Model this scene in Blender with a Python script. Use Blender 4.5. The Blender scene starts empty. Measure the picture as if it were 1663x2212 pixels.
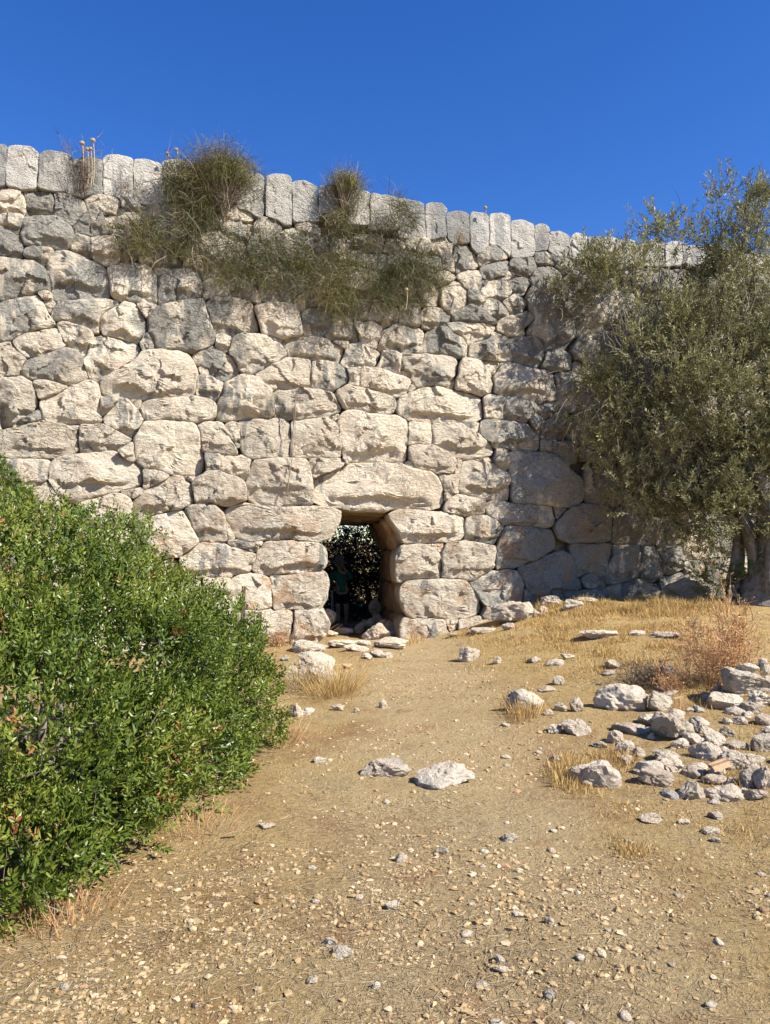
import bpy, bmesh, math, random
import numpy as np
from mathutils import Vector, Matrix

# ------------------------------------------------------------------ camera, sky, sun, exposure
SC = bpy.context.scene
COL = SC.collection
R = math.radians
FPX = 1650.0                      # focal length in units of a 1663 x 2211 view of the picture
CX, CY, HOR = 831.5, 1105.5, 1170.0
CAMZ = 1.6
PITCH = math.atan((HOR - CY) / FPX)
cam_d = bpy.data.cameras.new('camera')
cam = bpy.data.objects.new('camera', cam_d); COL.objects.link(cam)
cam.location = (0, 0, CAMZ)
cam.rotation_euler = (math.pi / 2 + PITCH, 0, 0)
cam_d.sensor_fit = 'VERTICAL'; cam_d.sensor_height = 36.0
cam_d.lens = 36.0 * FPX / 2211.0
cam_d.clip_start = 0.05; cam_d.clip_end = 3000
SC.camera = cam

SUN_EL = R(42); SUN_AZ = math.atan2(0.89, -0.46)          # azimuth from +Y towards +X
world = bpy.data.worlds.new('World'); SC.world = world; world.use_nodes = True
wn = world.node_tree.nodes; wl = world.node_tree.links
bg = wn['Background']
sky = wn.new('ShaderNodeTexSky'); sky.sky_type = 'NISHITA'; sky.sun_disc = False
sky.sun_elevation = SUN_EL; sky.sun_rotation = SUN_AZ
sky.altitude = 300; sky.air_density = 1.0; sky.dust_density = 0.0; sky.ozone_density = 4.0
hs = wn.new('ShaderNodeHueSaturation'); hs.inputs['Saturation'].default_value = 1.29; hs.inputs['Hue'].default_value = 0.516
wl.new(sky.outputs['Color'], hs.inputs['Color']); wl.new(hs.outputs['Color'], bg.inputs['Color'])
bg.inputs['Strength'].default_value = 0.098
sun_d = bpy.data.lights.new('sun', 'SUN'); sun_d.energy = 5.0; sun_d.angle = R(0.53)
sun_d.color = (1.0, 0.95, 0.86)
sun = bpy.data.objects.new('sun', sun_d); COL.objects.link(sun)
TOSUN = Vector((math.sin(SUN_AZ) * math.cos(SUN_EL), math.cos(SUN_AZ) * math.cos(SUN_EL), math.sin(SUN_EL)))
sun.rotation_euler = TOSUN.to_track_quat('Z', 'Y').to_euler()
sun.location = TOSUN * 60
SC.view_settings.view_transform = 'Standard'; SC.view_settings.look = 'None'
SC.view_settings.gamma = 1.0; SC.view_settings.exposure = 0.98
SC.view_settings.use_curve_mapping = False
SC.render.engine = 'CYCLES'
SC.cycles.use_denoising = True
SC.cycles.max_bounces = 4; SC.cycles.diffuse_bounces = 4; SC.cycles.glossy_bounces = 1; SC.cycles.transparent_max_bounces = 4

rng = np.random.default_rng(7)
random.seed(7)

# ------------------------------------------------------------------ noise
def _h(ix, iy, iz, s):
    n = (ix * 374761393 + iy * 668265263 + iz * 2147483647 + s * 1274126177) & 0xFFFFFFFF
    n = ((n ^ (n >> 13)) * 1274126177) & 0xFFFFFFFF
    n = ((n ^ (n >> 16)) * 2246822519) & 0xFFFFFFFF
    return ((n ^ (n >> 15)) & 0xFFFFFF) / float(0xFFFFFF) * 2 - 1
def vnoise(p, s=0):
    p = np.asarray(p, float); f = np.floor(p); i = f.astype(np.int64); t = p - f
    t = t * t * t * (t * (t * 6 - 15) + 10)
    x, y, z = i[:, 0], i[:, 1], i[:, 2]; tx, ty, tz = t[:, 0], t[:, 1], t[:, 2]
    def L(a, b, k): return a + (b - a) * k
    a = L(_h(x, y, z, s), _h(x + 1, y, z, s), tx); b = L(_h(x, y + 1, z, s), _h(x + 1, y + 1, z, s), tx)
    c = L(_h(x, y, z + 1, s), _h(x + 1, y, z + 1, s), tx); d = L(_h(x, y + 1, z + 1, s), _h(x + 1, y + 1, z + 1, s), tx)
    return L(L(a, b, ty), L(c, d, ty), tz)
def fbm(p, s=0, o=4, g=0.5):
    r = 0; a = 1.0; q = np.asarray(p, float)
    for k in range(o):
        r = r + a * vnoise(q, s + 17 * k); a *= g; q = q * 2.03 + 11.7
    return r
def ss(a, b, x):
    t = np.clip((x - a) / (b - a), 0, 1); return t * t * (3 - 2 * t)
def unit(v):
    v = np.asarray(v, float); return v / np.maximum(np.linalg.norm(v, axis=-1, keepdims=True), 1e-9)

# ------------------------------------------------------------------ terrain and picture geometry
def hfun(x, y):
    x = np.asarray(x, float); y = np.asarray(y, float)
    h = 0.63 * ss(0.1, 3.6, x) * ss(4.0, 13.0, y) - 0.28 * ss(13.2, 16.5, y)
    p = np.stack([x, y, np.zeros_like(x)], -1).reshape(-1, 3)
    n = 0.035 * vnoise(p * 0.9, 3) + 0.018 * vnoise(p * 2.3, 5) + 0.007 * vnoise(p * 7.0, 9)
    return h + n.reshape(h.shape)
def ray(px, py):
    a = (px - CX) / FPX; b = (CY - py) / FPX
    c, s = math.cos(PITCH), math.sin(PITCH)
    return np.array([a, c - b * s, s + b * c])
def pt(px, py, Y):
    d = ray(px, py); return np.array([0, 0, CAMZ]) + d * (Y / d[1])
def gp(px, py):                                      # where a picture point meets the ground
    return gp_many(np.array([float(px)]), np.array([float(py)]))[0]
def gp_many(px, py):
    c, s = math.cos(PITCH), math.sin(PITCH)
    a = (px - CX) / FPX; b = (CY - py) / FPX
    d = np.stack([a, c - b * s, s + b * c], -1)
    t = np.where(d[:, 2] < -1e-3, CAMZ / np.maximum(-d[:, 2], 1e-3), 60)
    for k in range(12):
        h = hfun(d[:, 0] * t, d[:, 1] * t)
        t = 0.5 * t + 0.5 * np.clip((CAMZ - h) / np.maximum(-d[:, 2], 1e-3), 0.5, 60)
    return d * t[:, None] + np.array([0, 0, CAMZ])
# the wall: a vertical plane that recedes to the right
W0 = np.array([-5.34, 10.60, 0.0]); WD = unit(np.array([12.83, 4.27, 0.0])); WN = np.array([WD[1], -WD[0], 0.0])
AX = unit(np.array([-0.105, 0.994, 0.0]))             # direction of the passage through the wall
def wallhit(px, py):
    d = ray(px, py); o = np.array([0, 0, CAMZ]); t = np.dot(W0 - o, WN) / np.dot(d, WN); return o + d * t
def wall_uv(px, py):
    q = wallhit(px, py) - W0; return np.array([np.dot(q, WD), q[2]])
def uvw(u, v, w):
    return W0 + np.outer(np.ravel(u), WD) + np.outer(np.ravel(v), [0, 0, 1]) + np.outer(np.ravel(w), WN)

# ------------------------------------------------------------------ object helpers
def tag(o, label=None, cat=None, group=None, kind=None):
    if label: o['label'] = label
    if cat: o['category'] = cat
    if group: o['group'] = group
    if kind: o['kind'] = kind
    return o
def empty(name, loc=(0, 0, 0)):
    o = bpy.data.objects.new(name, None); COL.objects.link(o); o.location = tuple(map(float, loc)); o.empty_display_size = 0.1
    return o
def mesh_np(name, V, F, smooth=True, face_attr=None, point_attr=None):
    V = np.asarray(V, np.float32); F = np.asarray(F, np.int32); k = F.shape[1]
    me = bpy.data.meshes.new(name)
    me.vertices.add(len(V)); me.vertices.foreach_set('co', V.ravel())
    me.loops.add(F.size); me.loops.foreach_set('vertex_index', F.ravel())
    me.polygons.add(len(F)); me.polygons.foreach_set('loop_start', np.arange(0, F.size, k, dtype=np.int32))
    me.update(calc_edges=True)
    me.polygons.foreach_set('use_smooth', np.full(len(F), smooth, dtype=bool))
    if face_attr is not None:
        a = me.attributes.new('tint', 'FLOAT', 'FACE'); a.data.foreach_set('value', np.asarray(face_attr, np.float32))
    if point_attr is not None:
        a = me.attributes.new('tint', 'FLOAT', 'POINT'); a.data.foreach_set('value', np.asarray(point_attr, np.float32))
    me.validate()
    return me
def obj(name, me, mat, parent=None, loc=None):
    o = bpy.data.objects.new(name, me); COL.objects.link(o)
    if mat is not None and not me.materials: me.materials.append(mat)
    if parent is not None: o.parent = parent
    if loc is not None: o.location = tuple(map(float, loc))
    return o
def tube(path, rad, n=8, seed=0, flute=0.0, cap=True):
    """a tapered, slightly uneven tube along a path -> quads"""
    P = np.asarray(path, float); r = np.broadcast_to(np.asarray(rad, float), (len(P),))
    T = unit(np.gradient(P, axis=0)); ref = np.array([0.31, 0.2, 0.93]); ref = np.where(abs(T @ ref)[:, None] > 0.95, np.array([1.0, 0, 0]), ref)
    A = unit(np.cross(T, ref)); B = np.cross(T, A); th = np.linspace(0, 2 * np.pi, n, endpoint=False)
    rr = r[:, None] * np.ones(n)
    if flute:
        q = np.stack([np.cos(th)[None, :] * 1.6 + 0 * rr, np.sin(th)[None, :] * 1.6 + 0 * rr, np.cumsum(np.r_[0, np.linalg.norm(np.diff(P, axis=0), axis=1)])[:, None] * 1.6 + 0 * rr], -1)
        rr = rr * (1 + flute * fbm(q.reshape(-1, 3) + seed * 7.1, seed, 3).reshape(rr.shape))
    V = P[:, None, :] + (A[:, None, :] * np.cos(th)[None, :, None] + B[:, None, :] * np.sin(th)[None, :, None]) * rr[..., None]
    m = len(P); i = np.arange(m - 1)[:, None] * n; j = np.arange(n)[None, :]; k = (j + 1) % n
    F = np.stack([i + j, i + k, i + n + k, i + n + j], -1).reshape(-1, 4)
    V = V.reshape(-1, 3)
    if cap:
        V = np.vstack([V, P[-1] + T[-1] * r[-1] * 0.4]); c = len(V) - 1; b = (m - 1) * n
        F = np.vstack([F, [[b + x, b + (x + 1) % n, c, c] for x in range(n)]]) if False else F
    return V, F
class Bag:
    def __init__(s): s.V = []; s.F = []; s.T = []; s.n = 0
    def add(s, V, F, t=None):
        s.V.append(np.asarray(V)); s.F.append(np.asarray(F) + s.n); s.n += len(V)
        s.T.append(np.broadcast_to(np.asarray(0.5 if t is None else t, float), (len(F),)))
    def mesh(s, name, smooth=True): return mesh_np(name, np.vstack(s.V), np.vstack(s.F), smooth, np.concatenate(s.T))

# ------------------------------------------------------------------ materials
def mat_new(name):
    m = bpy.data.materials.new(name); m.use_nodes = True
    nt = m.node_tree; nt.nodes.clear()
    out = nt.nodes.new('ShaderNodeOutputMaterial'); b = nt.nodes.new('ShaderNodeBsdfPrincipled')
    nt.links.new(b.outputs[0], out.inputs[0])
    return m, nt, b, out
class NT:
    def __init__(s, nt): s.nt = nt
    def n(s, t, **k):
        x = s.nt.nodes.new(t)
        for a, v in k.items(): setattr(x, a, v)
        return x
    def l(s, a, b): s.nt.links.new(a, b)
    def pos(s):
        g = s.n('ShaderNodeNewGeometry'); return g.outputs['Position']
    def mapv(s, v, sc):
        m = s.n('ShaderNodeMapping'); m.inputs['Scale'].default_value = sc; s.l(v, m.inputs['Vector']); return m.outputs[0]
    def noise(s, v, scale, detail=4, rough=0.55, dist=0.0):
        x = s.n('ShaderNodeTexNoise'); x.inputs['Scale'].default_value = scale; x.inputs['Detail'].default_value = detail
        x.inputs['Roughness'].default_value = rough; x.inputs['Distortion'].default_value = dist; s.l(v, x.inputs['Vector']); return x.outputs['Fac']
    def voro(s, v, scale, feat='F1'):
        x = s.n('ShaderNodeTexVoronoi', feature=feat); x.inputs['Scale'].default_value = scale; s.l(v, x.inputs['Vector']); return x
    def math(s, op, a, b=None, clamp=False):
        x = s.n('ShaderNodeMath', operation=op); x.use_clamp = clamp
        for i, q in enumerate((a, b)):
            if q is None: continue
            if isinstance(q, (int, float)): x.inputs[i].default_value = q
            else: s.l(q, x.inputs[i])
        return x.outputs[0]
    def rng(s, v, a, b, c=0.0, d=1.0):
        x = s.n('ShaderNodeMapRange'); x.interpolation_type = 'SMOOTHSTEP'
        x.inputs[1].default_value = a; x.inputs[2].default_value = b; x.inputs[3].default_value = c; x.inputs[4].default_value = d
        s.l(v, x.inputs[0]); return x.outputs[0]
    def mix(s, f, a, b, mode='MIX'):
        x = s.n('ShaderNodeMix', data_type='RGBA', blend_type=mode)
        for i, q in ((0, f), (6, a), (7, b)):
            if isinstance(q, (int, float)): x.inputs[i].default_value = q
            elif isinstance(q, tuple): x.inputs[i].default_value = q if len(q) == 4 else (*q, 1)
            else: s.l(q, x.inputs[i])
        return x.outputs[2]
    def attr(s, name, typ='OBJECT'):
        x = s.n('ShaderNodeAttribute', attribute_type=typ); x.attribute_name = name; return x.outputs['Fac']
    def bump(s, h, strength, dist, prev=None):
        x = s.n('ShaderNodeBump'); x.inputs['Strength'].default_value = strength; x.inputs['Distance'].default_value = dist
        s.l(h, x.inputs['Height'])
        if prev is not None: s.l(prev, x.inputs['Normal'])
        return x.outputs[0]
    def ramp(s, v, stops):
        x = s.n('ShaderNodeValToRGB'); e = x.color_ramp.elements
        while len(e) < len(stops): e.new(0.5)
        for k, (p, c) in enumerate(stops): e[k].position = p; e[k].color = (*c, 1)
        s.l(v, x.inputs[0]); return x.outputs[0]

def limestone(name, cream, pink, grey, dark, bump_scale=1.0, pecked=False):
    m, nt, b, out = mat_new(name); N = NT(nt); p = N.pos()
    seed = N.n('ShaderNodeObjectInfo').outputs['Random']
    off = N.n('ShaderNodeCombineXYZ'); k = N.math('MULTIPLY', seed, 37.0); N.l(k, off.inputs[0]); N.l(k, off.inputs[2])
    va = N.n('ShaderNodeVectorMath', operation='ADD'); N.l(p, va.inputs[0]); N.l(off.outputs[0], va.inputs[1]); q = va.outputs[0]
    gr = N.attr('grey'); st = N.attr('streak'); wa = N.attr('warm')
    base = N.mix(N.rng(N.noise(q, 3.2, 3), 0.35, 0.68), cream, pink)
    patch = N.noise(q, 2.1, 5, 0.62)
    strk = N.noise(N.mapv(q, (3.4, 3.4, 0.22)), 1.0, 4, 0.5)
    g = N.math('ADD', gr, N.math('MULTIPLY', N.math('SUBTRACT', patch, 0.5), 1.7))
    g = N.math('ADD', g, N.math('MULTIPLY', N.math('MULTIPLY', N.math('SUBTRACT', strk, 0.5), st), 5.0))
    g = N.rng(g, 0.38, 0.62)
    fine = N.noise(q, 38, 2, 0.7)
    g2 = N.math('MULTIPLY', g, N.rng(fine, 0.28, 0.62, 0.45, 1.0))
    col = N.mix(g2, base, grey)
    wmask = N.math('MULTIPLY', N.rng(N.noise(q, 2.7, 5, 0.6), 0.50, 0.72), wa)
    col = N.mix(wmask, col, (0.50, 0.27, 0.12))
    spots = N.rng(N.noise(q, 17, 2, 0.65), 0.60, 0.74)
    col = N.mix(N.math('MULTIPLY', spots, 0.32), col, dark)
    col = N.mix(1.0, col, N.mix(fine, (0.72, 0.72, 0.72), (1.22, 1.22, 1.22)), 'MULTIPLY')
    tone = N.math('ADD', 0.78, N.math('MULTIPLY', N.math('FRACT', N.math('MULTIPLY', seed, 7.31)), 0.30))
    tc = N.n('ShaderNodeCombineXYZ'); [N.l(tone, tc.inputs[i]) for i in range(3)]
    col = N.mix(1.0, col, tc.outputs[0], 'MULTIPLY')
    vc = N.voro(N.mapv(q, (1.0, 1.0, 1.5)), 4.2, 'DISTANCE_TO_EDGE')
    wob = N.n('ShaderNodeVectorMath', operation='ADD')
    nz = N.n('ShaderNodeTexNoise'); nz.inputs['Scale'].default_value = 5; nz.inputs['Detail'].default_value = 2; N.l(q, nz.inputs['Vector'])
    sc = N.n('ShaderNodeVectorMath', operation='SCALE'); sc.inputs['Scale'].default_value = 0.55; N.l(nz.outputs['Color'], sc.inputs[0])
    N.l(q, wob.inputs[0]); N.l(sc.outputs[0], wob.inputs[1]); N.l(wob.outputs[0], vc.inputs['Vector'])
    crack = N.rng(vc.outputs['Distance'], 0.0, 0.035)
    crmask = N.rng(N.noise(q, 1.7, 3), 0.44, 0.60)
    crk = N.math('MAXIMUM', crack, N.math('SUBTRACT', 1.0, crmask))
    col = N.mix(N.math('MULTIPLY', N.math('SUBTRACT', 1.0, crk), 0.6), col, dark)
    h1 = N.noise(N.mapv(q, (1, 1, 1.7)), 15, 6, 0.72)
    hh = N.math('ADD', N.math('MULTIPLY', h1, 0.08 * bump_scale), N.math('MULTIPLY', crk, 0.018 * bump_scale))
    if pecked:
        pk = N.voro(N.mapv(q, (1.0, 1.0, 1.9)), 34)
        hh = N.math('ADD', N.math('MULTIPLY', h1, 0.035), N.math('MULTIPLY', pk.outputs['Distance'], 0.010))
    nb = N.bump(hh, 1.0, 1.0)
    N.l(nb, b.inputs['Normal']); N.l(col, b.inputs['Base Color'])
    b.inputs['Roughness'].default_value = 0.92; b.inputs['Specular IOR Level'].default_value = 0.15
    return m
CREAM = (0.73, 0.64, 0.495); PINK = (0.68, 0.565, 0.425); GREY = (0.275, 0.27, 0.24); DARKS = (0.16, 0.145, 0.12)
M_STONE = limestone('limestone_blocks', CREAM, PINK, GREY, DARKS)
M_ASHLAR = limestone('pecked_limestone', (0.50, 0.465, 0.40), (0.43, 0.40, 0.345), (0.26, 0.257, 0.24), (0.12, 0.112, 0.10), 1.0, True)
M_STAIN_SHADE = limestone('stained_shaded_limestone', (0.42, 0.27, 0.15), (0.50, 0.35, 0.21), (0.30, 0.24, 0.18), (0.16, 0.11, 0.07))  # orange stain, darkened so the passage's shade is in the colour
M_ROCK = limestone('loose_limestone', (0.70, 0.605, 0.465), (0.62, 0.50, 0.37), (0.40, 0.38, 0.335), (0.18, 0.16, 0.13), 0.85)

def simple_mat(name, stops, rough=0.8, scale=None, translucent=0.0, spec=0.2, bump=None, attr=True):
    m, nt, b, out = mat_new(name); N = NT(nt)
    if attr: v = N.attr('tint', 'GEOMETRY')
    else: v = N.noise(N.pos(), scale or 6, 5, 0.6)
    c = N.ramp(v, stops); N.l(c, b.inputs['Base Color'])
    b.inputs['Roughness'].default_value = rough; b.inputs['Specular IOR Level'].default_value = spec
    if bump: N.l(N.bump(N.noise(N.mapv(N.pos(), bump[2]), bump[0], 6, 0.6), 0.9, bump[1]), b.inputs['Normal'])
    if translucent:
        t = N.n('ShaderNodeBsdfTranslucent'); N.l(c, t.inputs['Color']); mx = N.n('ShaderNodeMixShader'); mx.inputs[0].default_value = translucent
        N.l(b.outputs[0], mx.inputs[1]); N.l(t.outputs[0], mx.inputs[2]); N.l(mx.outputs[0], out.inputs[0])
    return m
M_MASTIC = simple_mat('mastic_leaf', [(0.0, (0.045, 0.072, 0.009)), (0.45, (0.105, 0.150, 0.018)), (0.85, (0.22, 0.255, 0.036)), (0.955, (0.27, 0.25, 0.06)), (1.0, (0.42, 0.15, 0.06))], 0.42, translucent=0.22, spec=0.45)
M_OLIVE = simple_mat('olive_leaf', [(0.0, (0.10, 0.105, 0.042)), (0.5, (0.26, 0.25, 0.105)), (0.8, (0.40, 0.37, 0.19)), (1.0, (0.58, 0.53, 0.35))], 0.5, translucent=0.25, spec=0.35)
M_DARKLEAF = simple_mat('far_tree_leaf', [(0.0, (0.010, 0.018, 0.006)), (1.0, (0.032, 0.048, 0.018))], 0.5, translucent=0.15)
M_BARK = simple_mat('olive_bark', [(0.3, (0.10, 0.085, 0.065)), (0.7, (0.27, 0.24, 0.20))], 0.95, 14, bump=(9, 0.05, (1, 1, 0.25)), attr=False)
M_TWIG = simple_mat('twig_bark', [(0.0, (0.09, 0.065, 0.045)), (1.0, (0.26, 0.20, 0.15))], 0.9)
M_BROOM = simple_mat('broom_stem', [(0.0, (0.050, 0.058, 0.024)), (0.45, (0.125, 0.130, 0.045)), (0.75, (0.21, 0.19, 0.058)), (1.0, (0.26, 0.18, 0.08))], 0.75, translucent=0.1)
M_STRAW = simple_mat('dry_straw', [(0.0, (0.17, 0.125, 0.075)), (0.35, (0.29, 0.22, 0.135)), (0.7, (0.40, 0.31, 0.18)), (1.0, (0.50, 0.41, 0.27))], 0.8, translucent=0.15)
M_GOLD = simple_mat('golden_dry_grass', [(0.0, (0.34, 0.22, 0.085)), (0.5, (0.52, 0.35, 0.13)), (1.0, (0.64, 0.47, 0.21))], 0.75, translucent=0.2)
M_RUST = simple_mat('rusty_dry_twig', [(0.0, (0.27, 0.14, 0.06)), (0.5, (0.52, 0.29, 0.125)), (1.0, (0.66, 0.47, 0.28))], 0.85, translucent=0.1)
M_GRAVEL = simple_mat('gravel_chip', [(0.0, (0.31, 0.20, 0.095)), (0.4, (0.38, 0.27, 0.14)), (0.75, (0.45, 0.335, 0.185)), (0.95, (0.53, 0.43, 0.28)), (1.0, (0.42, 0.20, 0.10))], 0.95, spec=0.1, bump=(60, 0.006, (1, 1, 1)))
M_TERRA = simple_mat('terracotta', [(0.3, (0.36, 0.215, 0.12)), (0.7, (0.47, 0.31, 0.19))], 0.9, 30, attr=False, bump=(40, 0.006, (1, 1, 1)))

def ground_mat():
    m, nt, b, out = mat_new('dusty_ground'); N = NT(nt); p = N.pos()
    c = N.ramp(N.noise(p, 1.3, 6, 0.6), [(0.30, (0.32, 0.19, 0.078)), (0.44, (0.43, 0.29, 0.125)), (0.56, (0.50, 0.355, 0.16)), (0.68, (0.39, 0.295, 0.15)), (0.75, (0.47, 0.345, 0.17))])
    sx = N.n('ShaderNodeSeparateXYZ'); N.l(p, sx.inputs[0])
    wig = N.math('MULTIPLY', N.math('SUBTRACT', N.noise(p, 0.8, 3), 0.5), 1.6)
    xx_ = N.math('ADD', N.math('SUBTRACT', sx.outputs[0], 0.45), wig)
    trod = N.rng(N.math('ABSOLUTE', xx_), 0.35, 1.15, 0.55, 0.0)
    c = N.mix(trod, c, (0.54, 0.41, 0.235))
    straw = N.math('MULTIPLY', N.rng(N.math('ADD', sx.outputs[0], wig), 0.9, 2.2), N.rng(sx.outputs[1], 5.5, 9.5))
    straw = N.math('MULTIPLY', straw, N.rng(N.noise(p, 3.0, 4, 0.65), 0.34, 0.58, 0.25, 0.85))
    c = N.mix(straw, c, (0.56, 0.385, 0.155))
    red = N.rng(N.noise(p, 2.1, 4, 0.6), 0.54, 0.70)
    c = N.mix(N.math('MULTIPLY', red, 0.65), c, (0.36, 0.195, 0.095))
    c = N.mix(1.0, c, N.mix(N.noise(p, 45, 3, 0.7), (0.55, 0.55, 0.55), (1.4, 1.4, 1.4)), 'MULTIPLY')
    v = N.voro(p, 55); peb = N.rng(v.outputs['Distance'], 0.28, 0.5, 1.0, 0.0)
    sel = N.rng(N.noise(p, 6, 4), 0.48, 0.6)
    pm = N.math('MULTIPLY', peb, sel)
    c = N.mix(N.math('MULTIPLY', pm, 0.7), c, N.mix(v.outputs['Color'], (0.42, 0.31, 0.17), (0.56, 0.44, 0.27)))
    N.l(c, b.inputs['Base Color'])
    hh = N.math('ADD', N.math('MULTIPLY', N.noise(p, 13, 7, 0.78), 0.085), N.math('MULTIPLY', pm, 0.010))
    nb = N.bump(hh, 1.0, 1.0)
    N.l(nb, b.inputs['Normal']); b.inputs['Roughness'].default_value = 0.97; b.inputs['Specular IOR Level'].default_value = 0.1
    return m
M_GROUND = ground_mat()
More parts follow.
